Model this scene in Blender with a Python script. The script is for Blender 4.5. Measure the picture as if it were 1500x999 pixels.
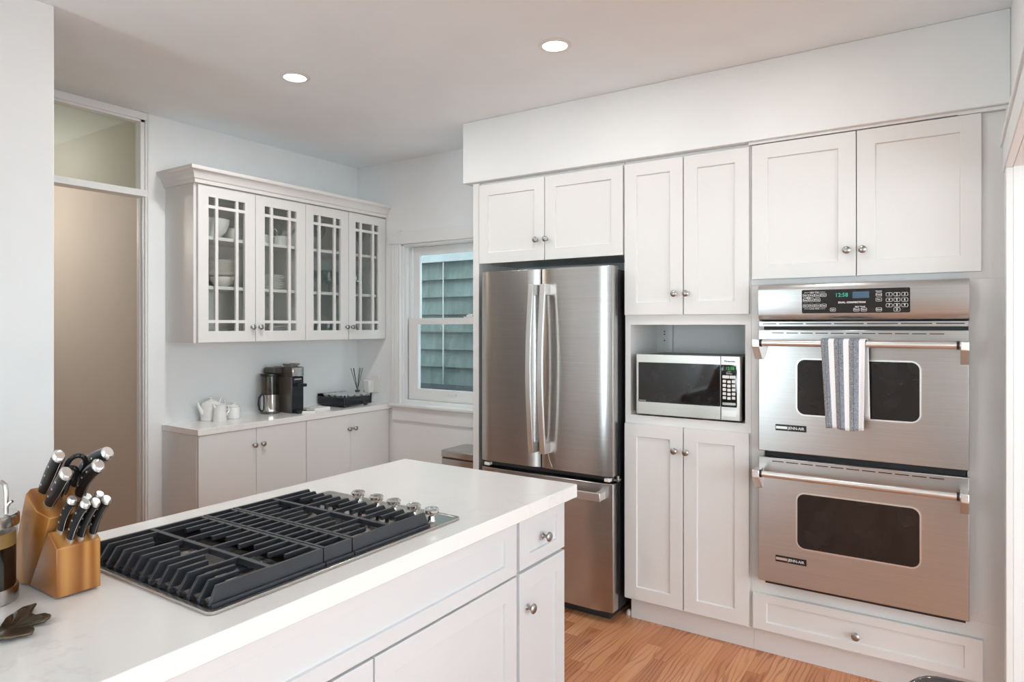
import bpy, bmesh, math, random
from mathutils import Vector, Matrix

scene = bpy.context.scene
for o in list(bpy.data.objects):
    bpy.data.objects.remove(o)
COL = scene.collection
PI = math.pi
R = math.radians
rnd = random.Random(7)

# ---------------------------------------------------------------- camera
cam_d = bpy.data.cameras.new('camera')
cam = bpy.data.objects.new('camera', cam_d)
COL.objects.link(cam)
cam.location = (0, 0, 1.47)
cam.rotation_euler = (PI / 2, 0, 0.588)
cam_d.sensor_width = 36
cam_d.lens = 980 / 1500 * 36
cam_d.shift_y = -(499.5 - 477.4) / 1500
cam_d.clip_start = 0.02
scene.camera = cam

# ---------------------------------------------------------------- world, lights, exposure
scene.view_settings.view_transform = 'Standard'
scene.view_settings.look = 'None'
scene.view_settings.gamma = 1
scene.view_settings.use_curve_mapping = False
scene.view_settings.exposure = 0.33
scene.cycles.max_bounces = 10
scene.cycles.diffuse_bounces = 6
scene.cycles.glossy_bounces = 5
scene.cycles.transmission_bounces = 6
scene.cycles.transparent_max_bounces = 48
scene.cycles.sample_clamp_indirect = 6
scene.cycles.caustics_reflective = False
scene.cycles.caustics_refractive = False

world = bpy.data.worlds.new('sky')
scene.world = world
world.use_nodes = True
bg = world.node_tree.nodes['Background']
bg.inputs[0].default_value = (0.84, 0.94, 1.0, 1)
bg.inputs[1].default_value = 4.3


def area(name, loc, rot, sx, sy, power, color):
    d = bpy.data.lights.new(name, 'AREA')
    d.shape = 'RECTANGLE'
    d.size, d.size_y, d.energy, d.color = sx, sy, power, color
    o = bpy.data.objects.new(name, d)
    o.location = loc
    o.rotation_euler = rot
    COL.objects.link(o)
    return o


# panels for daylight from unseen windows behind the camera and in the adjoining room
area('daylight_rear_window', (2.05, -3.02, 1.25), (R(135), 0, R(14)), 1.7, 2.1, 18, (0.74, 0.93, 1.0))
area('fill_narrow_panel', (-2.47, -3.02, 1.3), (R(143), 0, R(-12)), 0.45, 2.0, 36, (0.74, 0.93, 1.0))  # added fill panel that brightens the ceiling, soffit and cabinet doors
area('daylight_side_window', (3.22, 0.6, 1.35), (R(108), 0, PI / 2), 3.2, 2.1, 10, (0.74, 0.92, 1.0))

# ---------------------------------------------------------------- materials


def nodes_of(name):
    m = bpy.data.materials.new(name)
    m.use_nodes = True
    return m, m.node_tree, m.node_tree.nodes['Principled BSDF']


def N(t, kind, **kw):
    n = t.nodes.new(kind)
    for k, v in kw.items():
        setattr(n, k, v)
    return n


def coords(t, scale=(1, 1, 1), out='Object'):
    tc = N(t, 'ShaderNodeTexCoord')
    mp = N(t, 'ShaderNodeMapping')
    mp.inputs['Scale'].default_value = scale
    t.links.new(tc.outputs[out], mp.inputs[0])
    return mp.outputs[0]


def noise(t, vec, scale, detail=3, rough=0.5):
    n = N(t, 'ShaderNodeTexNoise')
    n.inputs['Scale'].default_value = scale
    n.inputs['Detail'].default_value = detail
    n.inputs['Roughness'].default_value = rough
    t.links.new(vec, n.inputs['Vector'])
    return n.outputs['Fac']


def ramp(t, fac, stops, interp='LINEAR'):
    r = N(t, 'ShaderNodeValToRGB')
    r.color_ramp.interpolation = interp
    e = r.color_ramp.elements
    while len(e) < len(stops):
        e.new(0.5)
    for k, (p, c) in zip(e, stops):
        k.position = p
        k.color = (c[0], c[1], c[2], 1)
    t.links.new(fac, r.inputs[0])
    return r.outputs[0]


def bump(t, b, fac, strength, dist=0.002):
    n = N(t, 'ShaderNodeBump')
    n.inputs['Strength'].default_value = strength
    n.inputs['Distance'].default_value = dist
    t.links.new(fac, n.inputs['Height'])
    t.links.new(n.outputs[0], b.inputs['Normal'])


def paint(name, col, rough=0.5, bumpy=0.0, bscale=60, vary=0.02):
    m, t, b = nodes_of(name)
    b.inputs['Roughness'].default_value = rough
    v = coords(t)
    f = noise(t, v, 3.0)
    lo = tuple(c * (1 - vary) for c in col)
    hi = tuple(min(1, c * (1 + vary)) for c in col)
    t.links.new(ramp(t, f, [(0.3, lo), (0.7, hi)]), b.inputs['Base Color'])
    if bumpy:
        bump(t, b, noise(t, v, bscale, 4), bumpy)
    return m


def metal(name, col, rough, grain=None, aniso=0.0, rot=0.0, var=0.06):
    m, t, b = nodes_of(name)
    b.inputs['Metallic'].default_value = 1
    b.inputs['Base Color'].default_value = (*col, 1)
    b.inputs['Roughness'].default_value = rough
    if grain:
        v = coords(t, grain)
        f = noise(t, v, 1.0, 2)
        lo = tuple(c * (1 - var) for c in col)
        hi = tuple(min(1, c * (1 + var)) for c in col)
        t.links.new(ramp(t, f, [(0.3, lo), (0.7, hi)]), b.inputs['Base Color'])
        bump(t, b, f, 0.06, 0.0006)
    if aniso:
        b.inputs['Anisotropic'].default_value = aniso
        b.inputs['Anisotropic Rotation'].default_value = rot
        tg = N(t, 'ShaderNodeTangent', direction_type='RADIAL', axis='Z')
        t.links.new(tg.outputs[0], b.inputs['Tangent'])
    return m


def plain(name, col, rough=0.4, metallic=0.0, coat=0.0, vary=0.05):
    m, t, b = nodes_of(name)
    b.inputs['Roughness'].default_value = rough
    b.inputs['Metallic'].default_value = metallic
    b.inputs['Coat Weight'].default_value = coat
    f = noise(t, coords(t), 12)
    lo = tuple(c * (1 - vary) for c in col)
    hi = tuple(min(1, c * (1 + vary)) for c in col)
    t.links.new(ramp(t, f, [(0.35, lo), (0.65, hi)]), b.inputs['Base Color'])
    return m


def glow(name, col, strength):
    m, t, b = nodes_of(name)
    b.inputs['Base Color'].default_value = (*col, 1)
    b.inputs['Emission Color'].default_value = (*col, 1)
    b.inputs['Emission Strength'].default_value = strength
    return m


def pane(name, tint=(1, 1, 1), ior=1.5, spec=1.0, rough=0.02):
    m = bpy.data.materials.new(name)
    m.use_nodes = True
    t = m.node_tree
    t.nodes.remove(t.nodes['Principled BSDF'])
    out = t.nodes['Material Output']
    tr = N(t, 'ShaderNodeBsdfTransparent')
    tr.inputs[0].default_value = (*tint, 1)
    gl = N(t, 'ShaderNodeBsdfGlossy')
    gl.inputs['Roughness'].default_value = rough
    gl.inputs['Color'].default_value = (spec, spec, spec, 1)
    fr = N(t, 'ShaderNodeFresnel')
    fr.inputs['IOR'].default_value = ior
    mx = N(t, 'ShaderNodeMixShader')
    geo = N(t, 'ShaderNodeNewGeometry')                                  # only the outer face of a sheet mirrors
    inv = N(t, 'ShaderNodeMath', operation='SUBTRACT')
    inv.inputs[0].default_value = 1
    t.links.new(geo.outputs['Backfacing'], inv.inputs[1])
    mul = N(t, 'ShaderNodeMath', operation='MULTIPLY')
    t.links.new(fr.outputs[0], mul.inputs[0])
    t.links.new(inv.outputs[0], mul.inputs[1])
    t.links.new(mul.outputs[0], mx.inputs[0])
    t.links.new(tr.outputs[0], mx.inputs[1])
    t.links.new(gl.outputs[0], mx.inputs[2])
    t.links.new(mx.outputs[0], out.inputs[0])
    return m


M = {}
M['wall'] = paint('wall_paint', (0.815, 0.835, 0.835), 0.6, 0.12, 45)
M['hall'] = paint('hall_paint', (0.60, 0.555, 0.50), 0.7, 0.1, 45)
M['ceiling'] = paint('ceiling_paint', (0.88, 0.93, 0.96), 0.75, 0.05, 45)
M['cab'] = paint('cabinet_paint', (0.75, 0.745, 0.73), 0.38, vary=0.008)
M['cabin'] = paint('cabinet_interior', (0.62, 0.59, 0.55), 0.5, vary=0.02)
M['isl'] = paint('island_paint', (0.69, 0.705, 0.72), 0.36, vary=0.008)
M['trim'] = paint('trim_paint', (0.79, 0.80, 0.795), 0.38, vary=0.01)
M['steel'] = metal('brushed_steel', (0.53, 0.515, 0.50), 0.27, (3, 3, 420), 0.72, 0.25)
M['steelh'] = metal('range_steel', (0.56, 0.555, 0.545), 0.28, (3, 3, 420), 0.6, 0.25)
M['satin'] = metal('satin_aluminium', (0.80, 0.79, 0.77), 0.33)
M['nickel'] = metal('satin_nickel', (0.40, 0.385, 0.36), 0.30)
M['chrome'] = metal('polished_chrome', (0.62, 0.61, 0.59), 0.06)
M['tray'] = metal('cooktop_steel', (0.58, 0.555, 0.53), 0.20)
M['mwsteel'] = metal('microwave_steel', (0.60, 0.575, 0.535), 0.33, (3, 3, 420), 0.4, 0.25)
M['alu'] = metal('burner_aluminium', (0.55, 0.53, 0.50), 0.35)
M['iron'] = plain('cast_iron', (0.032, 0.035, 0.042), 0.32)
M['gunmetal'] = metal('dark_gunmetal', (0.16, 0.16, 0.165), 0.12)
M['black'] = plain('black_plastic', (0.012, 0.012, 0.013), 0.28)
M['dark'] = plain('dark_void', (0.008, 0.008, 0.009), 0.6)
M['casing'] = plain('dark_casing', (0.03, 0.03, 0.033), 0.35)
M['blackglass'] = plain('black_glass', (0.014, 0.012, 0.012), 0.04, vary=0.2)
M['bluebox'] = plain('glossy_navy_black', (0.010, 0.012, 0.018), 0.12)
M['bronzegrey'] = plain('titanium_plastic', (0.105, 0.092, 0.082), 0.32, 0.35)
M['china'] = plain('white_china', (0.80, 0.80, 0.785), 0.14, vary=0.01)
M['cream'] = plain('cream_stoneware', (0.72, 0.69, 0.63), 0.2, vary=0.02)
M['white'] = plain('white_plastic', (0.78, 0.77, 0.745), 0.35, vary=0.01)
M['paper'] = plain('white_paper', (0.80, 0.78, 0.75), 0.6, vary=0.02)
M['printed'] = plain('grey_ink', (0.05, 0.055, 0.07), 0.5)
M['legend'] = plain('panel_lettering', (0.75, 0.75, 0.74), 0.5, vary=0.01)
M['ink'] = plain('dark_lettering', (0.05, 0.05, 0.05), 0.5)
M['coffee'] = plain('black_coffee', (0.008, 0.005, 0.004), 0.05)
M['crema'] = plain('coffee_crema', (0.30, 0.17, 0.06), 0.3)
M['bronze'] = plain('dark_bronze', (0.11, 0.085, 0.055), 0.30, 0.7, vary=0.5)
M['glass'] = pane('clear_glass', (0.97, 0.985, 0.98), 1.5)
M['cabglass'] = pane('cabinet_glass', (0.94, 0.95, 0.945), 1.7)
M['stemglass'] = pane('stemware_glass', (0.90, 0.93, 0.93), 2.0)
M['winglass'] = pane('window_glass', (0.93, 0.975, 0.97), 1.5)
M['smoke'] = pane('clear_tank_plastic', (0.74, 0.71, 0.67), 1.5)
M['transom'] = pane('transom_glass', (0.80, 0.84, 0.80), 1.5, rough=0.35)
M['clockgreen'] = glow('clock_digits', (0.03, 0.30, 0.22), 0.35)
M['mwgreen'] = glow('microwave_digits', (0.08, 0.55, 0.12), 0.45)
M['lcdblue'] = plain('blue_lcd', (0.055, 0.11, 0.17), 0.25)
M['lamp'] = glow('lamp_diffuser', (1.0, 0.97, 0.92), 6.0)


def quartz():
    m, t, b = nodes_of('white_quartz')
    b.inputs['Roughness'].default_value = 0.13
    v = coords(t, (1, 1, 1))
    n1 = noise(t, v, 2.2, 6, 0.62)
    veins = ramp(t, n1, [(0.485, (0.85, 0.84, 0.82)), (0.50, (0.79, 0.78, 0.765)), (0.515, (0.85, 0.84, 0.82))])
    mx = N(t, 'ShaderNodeMixRGB')
    t.links.new(ramp(t, noise(t, v, 1.1, 2), [(0.5, (0, 0, 0)), (0.62, (1, 1, 1))]), mx.inputs[0])
    mx.inputs[1].default_value = (0.85, 0.84, 0.82, 1)
    t.links.new(veins, mx.inputs[2])
    t.links.new(mx.outputs[0], b.inputs['Base Color'])
    return m


M['quartz'] = quartz()


def wood_floor():
    m, t, b = nodes_of('oak_strip_floor')
    tc = N(t, 'ShaderNodeTexCoord')
    sp = N(t, 'ShaderNodeSeparateXYZ')
    cb = N(t, 'ShaderNodeCombineXYZ')
    t.links.new(tc.outputs['Object'], sp.inputs[0])
    t.links.new(sp.outputs[1], cb.inputs[0])
    t.links.new(sp.outputs[0], cb.inputs[1])
    br = N(t, 'ShaderNodeTexBrick', offset=0.37, offset_frequency=2, squash=1.35, squash_frequency=3)
    br.inputs['Scale'].default_value = 1
    br.inputs['Brick Width'].default_value = 0.52
    br.inputs['Row Height'].default_value = 0.075
    br.inputs['Mortar Size'].default_value = 0.0007
    br.inputs['Mortar Smooth'].default_value = 0.3
    br.inputs['Color1'].default_value = (0, 0, 0, 1)
    br.inputs['Color2'].default_value = (1, 1, 1, 1)
    br.inputs['Mortar'].default_value = (0.3, 0.3, 0.3, 1)
    t.links.new(cb.outputs[0], br.inputs['Vector'])
    board = ramp(t, br.outputs['Color'], [(0.0, (0.52, 0.205, 0.092)), (0.5, (0.64, 0.275, 0.130)), (1.0, (0.76, 0.37, 0.185))])
    # grain: per-board shifted cathedral rings
    ad = N(t, 'ShaderNodeVectorMath', operation='MULTIPLY_ADD')
    t.links.new(br.outputs['Color'], ad.inputs[0])
    ad.inputs[1].default_value = (3.7, 1.9, 0.0)
    mp = N(t, 'ShaderNodeMapping')
    mp.inputs['Scale'].default_value = (1.5, 10.0, 1)
    t.links.new(cb.outputs[0], mp.inputs[0])
    t.links.new(mp.outputs[0], ad.inputs[2])
    wv = N(t, 'ShaderNodeTexWave', wave_type='BANDS', bands_direction='Y')
    wv.inputs['Scale'].default_value = 1.25
    wv.inputs['Distortion'].default_value = 19.0
    wv.inputs['Detail'].default_value = 2.0
    wv.inputs['Detail Scale'].default_value = 0.8
    t.links.new(ad.outputs[0], wv.inputs['Vector'])
    g1 = ramp(t, wv.outputs['Fac'], [(0.03, (0.58, 0.50, 0.45)), (0.25, (0.92, 0.90, 0.88)), (0.6, (1.0, 1.0, 1.0))])
    fine = noise(t, coords(t, (160, 6, 1)), 1.0, 3)
    g2 = ramp(t, fine, [(0.3, (0.90, 0.88, 0.86)), (0.6, (1, 1, 1))])
    m1 = N(t, 'ShaderNodeMixRGB', blend_type='MULTIPLY')
    t.links.new(ramp(t, noise(t, cb.outputs[0], 3.5, 1), [(0.35, (0.25, 0.25, 0.25)), (0.6, (0.85, 0.85, 0.85))]), m1.inputs[0])
    t.links.new(board, m1.inputs[1])
    t.links.new(g1, m1.inputs[2])
    m2 = N(t, 'ShaderNodeMixRGB', blend_type='MULTIPLY')
    m2.inputs[0].default_value = 0.7
    t.links.new(m1.outputs[0], m2.inputs[1])
    t.links.new(g2, m2.inputs[2])
    m3 = N(t, 'ShaderNodeMixRGB', blend_type='MULTIPLY')
    t.links.new(br.outputs['Fac'], m3.inputs[0])
    t.links.new(m2.outputs[0], m3.inputs[1])
    m3.inputs[2].default_value = (0.5, 0.4, 0.35, 1)
    t.links.new(m3.outputs[0], b.inputs['Base Color'])
    b.inputs['Roughness'].default_value = 0.26
    return m


M['floor'] = wood_floor()


def block_wood():
    m, t, b = nodes_of('acacia_wood')
    v = coords(t, (7, 38, 2.5))
    wv = N(t, 'ShaderNodeTexWave', wave_type='BANDS', bands_direction='Y')
    wv.inputs['Scale'].default_value = 0.30
    wv.inputs['Distortion'].default_value = 7.5
    wv.inputs['Detail'].default_value = 2.5
    t.links.new(v, wv.inputs['Vector'])
    c1 = ramp(t, wv.outputs['Fac'], [(0.0, (0.30, 0.110, 0.022)), (0.5, (0.40, 0.165, 0.038)), (1.0, (0.50, 0.235, 0.065))])
    st = ramp(t, noise(t, coords(t, (6, 34, 2.2)), 1.0, 2), [(0.3, (0.72, 0.62, 0.55)), (0.6, (1, 1, 1))])
    mx = N(t, 'ShaderNodeMixRGB', blend_type='MULTIPLY')
    mx.inputs[0].default_value = 0.8
    t.links.new(c1, mx.inputs[1])
    t.links.new(st, mx.inputs[2])
    t.links.new(mx.outputs[0], b.inputs['Base Color'])
    b.inputs['Roughness'].default_value = 0.25
    return m


M['wood'] = block_wood()


def siding_mat():
    m, t, b = nodes_of('weathered_clapboard')
    v = coords(t, (7, 7, 1.6))
    f = noise(t, v, 2.0, 5, 0.65)
    g = noise(t, coords(t, (1, 1, 3.0)), 1.6, 3)
    mx = N(t, 'ShaderNodeMixRGB', blend_type='MULTIPLY')
    mx.inputs[0].default_value = 1
    t.links.new(ramp(t, f, [(0.3, (0.075, 0.102, 0.097)), (0.55, (0.100, 0.132, 0.127)), (0.8, (0.15, 0.188, 0.184))]), mx.inputs[1])
    t.links.new(ramp(t, g, [(0.35, (0.8, 0.8, 0.78)), (0.65, (1.15, 1.15, 1.15))]), mx.inputs[2])
    t.links.new(mx.outputs[0], b.inputs['Base Color'])
    b.inputs['Roughness'].default_value = 0.8
    return m


M['siding'] = siding_mat()


def towel_mat():
    m, t, b = nodes_of('striped_towel')
    uv = coords(t, (1, 1, 1), 'UV')
    sp = N(t, 'ShaderNodeSeparateXYZ')
    t.links.new(uv, sp.inputs[0])
    W, D, E_ = (0.80, 0.80, 0.80), (0.235, 0.265, 0.305), (0.25, 0.245, 0.255)
    L = (0.09, 0.10, 0.12)
    stripes = [(0.0, E_), (0.075, L), (0.085, D), (0.175, W), (0.295, E_), (0.40, L), (0.412, D), (0.515, W),
               (0.635, E_), (0.735, L), (0.747, D), (0.865, W)]
    base = ramp(t, sp.outputs[0], stripes, 'CONSTANT')
    tw = noise(t, coords(t, (420, 420, 420)), 1.0, 2)
    mx = N(t, 'ShaderNodeMixRGB', blend_type='MULTIPLY')
    mx.inputs[0].default_value = 0.75
    t.links.new(base, mx.inputs[1])
    t.links.new(ramp(t, tw, [(0.38, (0.35, 0.35, 0.36)), (0.5, (1, 1, 1)), (0.62, (1.7, 1.7, 1.7))]), mx.inputs[2])
    isw = ramp(t, sp.outputs[0], [(p, (1, 1, 1) if c is W else (0, 0, 0)) for p, c in stripes], 'CONSTANT')
    m2 = N(t, 'ShaderNodeMixRGB')
    t.links.new(isw, m2.inputs[0])
    t.links.new(mx.outputs[0], m2.inputs[1])
    m2.inputs[2].default_value = (*W, 1)
    t.links.new(m2.outputs[0], b.inputs['Base Color'])
    b.inputs['Roughness'].default_value = 0.95
    bump(t, b, tw, 0.4, 0.001)
    return m


M['towel'] = towel_mat()

# ---------------------------------------------------------------- mesh helpers
ORIGIN = {}


class MB:
    def __init__(self):
        self.bm = bmesh.new()

    def poly(self, pts):
        vs = [self.bm.verts.new(p) for p in pts]
        return self.bm.faces.new(vs)

    def box(self, x0, x1, y0, y1, z0, z1):
        v = [self.bm.verts.new((x, y, z)) for x in (x0, x1) for y in (y0, y1) for z in (z0, z1)]
        for q in ((0, 1, 3, 2), (4, 6, 7, 5), (0, 4, 5, 1), (2, 3, 7, 6), (0, 2, 6, 4), (1, 5, 7, 3)):
            self.bm.faces.new([v[i] for i in q])
        return self

    def prism(self, pts, off):
        """closed polygon pts (3D) swept by the vector off"""
        off = Vector(off)
        a = [self.bm.verts.new(p) for p in pts]
        b = [self.bm.verts.new(Vector(p) + off) for p in pts]
        n = len(pts)
        self.bm.faces.new(a)
        self.bm.faces.new(b[::-1])
        for i in range(n):
            j = (i + 1) % n
            self.bm.faces.new((a[i], b[i], b[j], a[j]))
        return self

    def ring(self, outer, inner, off):
        """frame between two loops of equal length, swept by off"""
        off = Vector(off)
        n = len(outer)
        L = [[self.bm.verts.new(Vector(p) + d) for p in loop] for loop in (outer, inner) for d in (Vector(), off)]
        o0, o1, i0, i1 = L
        for k in range(n):
            j = (k + 1) % n
            self.bm.faces.new((o0[k], o0[j], i0[j], i0[k]))
            self.bm.faces.new((o1[k], i1[k], i1[j], o1[j]))
            self.bm.faces.new((o0[k], o1[k], o1[j], o0[j]))
            self.bm.faces.new((i0[k], i0[j], i1[j], i1[k]))
        return self

    def lathe(self, prof, origin=(0, 0, 0), axis=(0, 0, 1), seg=24):
        ax = Vector(axis).normalized()
        h = Vector((1, 0, 0)) if abs(ax.x) < 0.9 else Vector((0, 1, 0))
        e1 = ax.cross(h).normalized()
        e2 = ax.cross(e1)
        O = Vector(origin)
        rows = []
        for r, z in prof:
            if r <= 1e-6:
                rows.append([self.bm.verts.new(O + ax * z)])
            else:
                rows.append([self.bm.verts.new(O + ax * z + (e1 * math.cos(2 * PI * k / seg) + e2 * math.sin(2 * PI * k / seg)) * r) for k in range(seg)])
        for a, b in zip(rows, rows[1:]):
            for k in range(seg):
                j = (k + 1) % seg
                if len(a) == 1 and len(b) == 1:
                    continue
                if len(a) == 1:
                    self.bm.faces.new((a[0], b[j], b[k]))
                elif len(b) == 1:
                    self.bm.faces.new((a[k], a[j], b[0]))
                else:
                    self.bm.faces.new((a[k], a[j], b[j], b[k]))
        return self

    def cyl(self, p0, p1, r, seg=20, r2=None):
        p0, p1 = Vector(p0), Vector(p1)
        h = (p1 - p0).length
        return self.lathe([(0, 0), (r, 0), (r if r2 is None else r2, h), (0, h)], p0, p1 - p0, seg)

    def tube(self, path, r, seg=10, rx=None, up=None):
        """tube along a polyline; r may be a list; rx gives an oval second radius"""
        P = [Vector(p) for p in path]
        n = len(P)
        rr = r if isinstance(r, (list, tuple)) else [r] * n
        r2 = rx if isinstance(rx, (list, tuple)) else ([rx] * n if rx else rr)
        rows = []
        u = Vector(up) if up else None
        for i in range(n):
            d = (P[min(i + 1, n - 1)] - P[max(i - 1, 0)]).normalized()
            if u is None:
                u = Vector((0, 0, 1)) if abs(d.z) < 0.9 else Vector((1, 0, 0))
            e1 = (u - d * u.dot(d)).normalized()
            e2 = d.cross(e1)
            if not up:
                u = e1
            rows.append([self.bm.verts.new(P[i] + e1 * rr[i] * math.cos(2 * PI * k / seg) + e2 * r2[i] * math.sin(2 * PI * k / seg)) for k in range(seg)])
        for a, b in zip(rows, rows[1:]):
            for k in range(seg):
                j = (k + 1) % seg
                self.bm.faces.new((a[k], a[j], b[j], b[k]))
        self.bm.faces.new(rows[0][::-1])
        self.bm.faces.new(rows[-1])
        return self

    def text(self, body, size, pos, right, up_, align='CENTER', depth=0.0004, spacing=1.0, bold=0.0, widen=1.0):
        c = bpy.data.curves.new('lettering', 'FONT')
        c.body = body
        c.size = size
        c.align_x = align
        c.align_y = 'CENTER'
        c.space_character = spacing
        c.offset = bold
        c.resolution_u = 2
        o = bpy.data.objects.new('lettering', c)
        COL.objects.link(o)
        dg = bpy.context.evaluated_depsgraph_get()
        me = bpy.data.meshes.new_from_object(o.evaluated_get(dg))
        r, u = Vector(right), Vector(up_)
        n = r.cross(u)
        vs = [self.bm.verts.new(Vector(pos) + r * v.co.x * widen + u * v.co.y + n * depth) for v in me.vertices]
        for p in me.polygons:
            try:
                self.bm.faces.new([vs[i] for i in p.vertices])
            except ValueError:
                pass
        bpy.data.objects.remove(o)
        bpy.data.curves.remove(c)
        bpy.data.meshes.remove(me)
        return self

    def build(self, name, mat, parent=None, origin=None, smooth=35, bevel=0, normals=True, segs=2):
        if normals:
            bmesh.ops.recalc_face_normals(self.bm, faces=self.bm.faces)
        me = bpy.data.meshes.new(name)
        o = bpy.data.objects.new(name, me)
        if parent is not None:
            off = ORIGIN[parent.name]
            o.parent = parent
            w = off
        else:
            w = Vector(origin) if origin is not None else Vector()
            o.location = w
        for v in self.bm.verts:
            v.co -= w
        self.bm.to_mesh(me)
        self.bm.free()
        COL.objects.link(o)
        ORIGIN[o.name] = w.copy()
        me.materials.append(mat)
        if smooth:
            for p in me.polygons:
                p.use_smooth = True
            me.set_sharp_from_angle(angle=R(smooth))
        if bevel:
            md = o.modifiers.new('soft_edges', 'BEVEL')
            md.width = bevel
            md.segments = segs
            md.limit_method = 'ANGLE'
            md.angle_limit = R(40)
            md.harden_normals = False
        return o


def thing(name, label, cat, loc, group=None):
    o = bpy.data.objects.new(name, None)
    o.empty_display_size = 0.05
    o.location = loc
    COL.objects.link(o)
    ORIGIN[o.name] = Vector(loc)
    tag(o, label, cat, group)
    return o


def tag(o, label, cat, group=None):
    o['label'] = label
    o['category'] = cat
    if group:
        o['group'] = group
    return o


def structure(mb, name, mat, bevel=0, parent=None):
    o = mb.build(name, mat, parent, bevel=bevel, smooth=35 if bevel else 0)
    if parent is None:
        o['kind'] = 'structure'
    return o


def rrect(u0, u1, v0, v1, r, n=6):
    pts = []
    for cx, cy, a0 in ((u1 - r, v1 - r, 0), (u0 + r, v1 - r, 90), (u0 + r, v0 + r, 180), (u1 - r, v0 + r, 270)):
        for k in range(n + 1):
            a = R(a0 + 90 * k / n)
            pts.append((cx + r * math.cos(a), cy + r * math.sin(a)))
    return pts


def plane_map(axis, face):
    """(u, v, d): d is the distance out of the face towards the room"""
    if axis == 'y':
        return lambda u, v, d=0: (u, face - d, v)
    return lambda u, v, d=0: (face + d, u, v)


def shaker(axis, face, u0, u1, v0, v1, fu=0.063, fv=0.062, rec=0.009, th=0.02, fu2=None):
    mb = MB()
    F = plane_map(axis, face)
    fu2 = fu if fu2 is None else fu2
    rect = lambda a, b, c, e, d: [mb.bm.verts.new(F(u, v, d)) for u, v in ((a, c), (b, c), (b, e), (a, e))]
    o = rect(u0, u1, v0, v1, 0)
    i = rect(u0 + fu, u1 - fu2, v0 + fv, v1 - fv, 0)
    s = 0.002
    p = rect(u0 + fu + s, u1 - fu2 - s, v0 + fv + s, v1 - fv - s, -rec)
    b = rect(u0, u1, v0, v1, -th)
    f = mb.bm.faces.new
    for k in range(4):
        j = (k + 1) % 4
        f((o[k], o[j], i[j], i[k]))
        f((i[k], i[j], p[j], p[k]))
        f((o[k], b[k], b[j], o[j]))
    f(p)
    f(b[::-1])
    return mb


def slab(axis, face, u0, u1, v0, v1, th=0.02):
    F = plane_map(axis, face)
    mb = MB()
    mb.prism([F(u0, v0), F(u1, v0), F(u1, v1), F(u0, v1)], Vector(F(0, 0, -th)) - Vector(F(0, 0, 0)))
    return mb


def knob(parent, axis, face, u, v, s=1.0):
    F = plane_map(axis, face)
    d = Vector(F(0, 0, 1)) - Vector(F(0, 0, 0))
    prof = [(0, 0), (0.009, 0), (0.008, 0.002), (0.0055, 0.006), (0.0055, 0.013), (0.010, 0.017), (0.0155, 0.021), (0.0155, 0.0245), (0.012, 0.028), (0.006, 0.0295), (0, 0.030)]
    return MB().lathe([(r * s, z * s) for r, z in prof], F(u, v, 0.0002), d, 20).build('knob', M['nickel'], parent)


def ordinal(i, n, top='topmost'):
    w = ['lowest', 'second', 'third', 'fourth', 'fifth', 'sixth', 'seventh', 'eighth', 'ninth', 'tenth']
    if i == 0:
        return 'lowest'
    if i == n - 1:
        return top
    return w[i]


# ================================================================ SETTING
H = 2.64
XW, YW = -3.72, 3.50
structure(MB().box(-5.4, 3.4, -3.2, 3.64, -0.1, 0.0), 'floor', M['floor'])
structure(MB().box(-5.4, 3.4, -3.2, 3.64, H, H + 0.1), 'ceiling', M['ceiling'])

# left wall with the doorway and its transom
w = MB()
w.box(-3.80, XW, 1.955, 3.62, 0, H)
w.box(-3.80, XW, -3.2, 0.95, 0, H)
structure(w, 'wall_left', M['wall'])
structure(MB().box(-2.87, -2.75, -3.2, 1.108, 0, H), 'wall_foreground', M['wall'], 0.004)
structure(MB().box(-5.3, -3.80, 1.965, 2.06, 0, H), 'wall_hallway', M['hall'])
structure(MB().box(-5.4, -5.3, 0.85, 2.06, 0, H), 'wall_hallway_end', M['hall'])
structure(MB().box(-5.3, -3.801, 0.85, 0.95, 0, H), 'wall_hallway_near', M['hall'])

# back wall with the window hole
WX0, WX1, WZ0, WZ1 = -3.27, -2.45, 0.925, 2.045
w = MB()
w.box(-3.80, WX0, YW, 3.62, 0, H)
w.box(WX1, 0.30, YW, 3.62, 0, H)
w.box(WX0, WX1, YW, 3.62, 0, WZ0)
w.box(WX0, WX1, YW, 3.62, WZ1, H)
structure(w, 'wall_back', M['wall'])

# right wall with the wide cased opening beside the camera
RX = 0.162
w = MB()
w.box(RX, 0.30, 2.93, 3.50, 0, H)
w.box(RX, 0.30, -1.7, 2.93, 2.03, H)
w.box(RX, 0.30, -3.1, -1.7, 0, H)
structure(w, 'wall_right', M['wall'])
# adjoining room and rear wall, unseen windows and an added narrow slot let daylight in
w = MB()
w.box(3.3, 3.4, -3.2, -1.1, 0, H)
w.box(3.3, 3.4, 2.3, 3.64, 0, H)
w.box(3.3, 3.4, -1.1, 2.3, 0, 0.25)
w.box(3.3, 3.4, -1.1, 2.3, 2.45, H)
structure(w, 'wall_east', M['wall'])
structure(MB().box(0.30, 3.3, 3.5, 3.62, 0, H), 'wall_north', M['wall'])
w = MB()
w.box(-3.80, -2.70, -3.2, -3.1, 0, H)
w.box(-2.24, 1.15, -3.2, -3.1, 0, H)
w.box(-2.70, -2.24, -3.2, -3.1, 0, 0.4)
w.box(-2.70, -2.24, -3.2, -3.1, 2.4, H)
w.box(2.95, 3.3, -3.2, -3.1, 0, H)
w.box(1.15, 2.95, -3.2, -3.1, 0, 0.1)
w.box(1.15, 2.95, -3.2, -3.1, 2.4, H)
structure(w, 'wall_rear', M['wall'])
w = MB()
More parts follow.
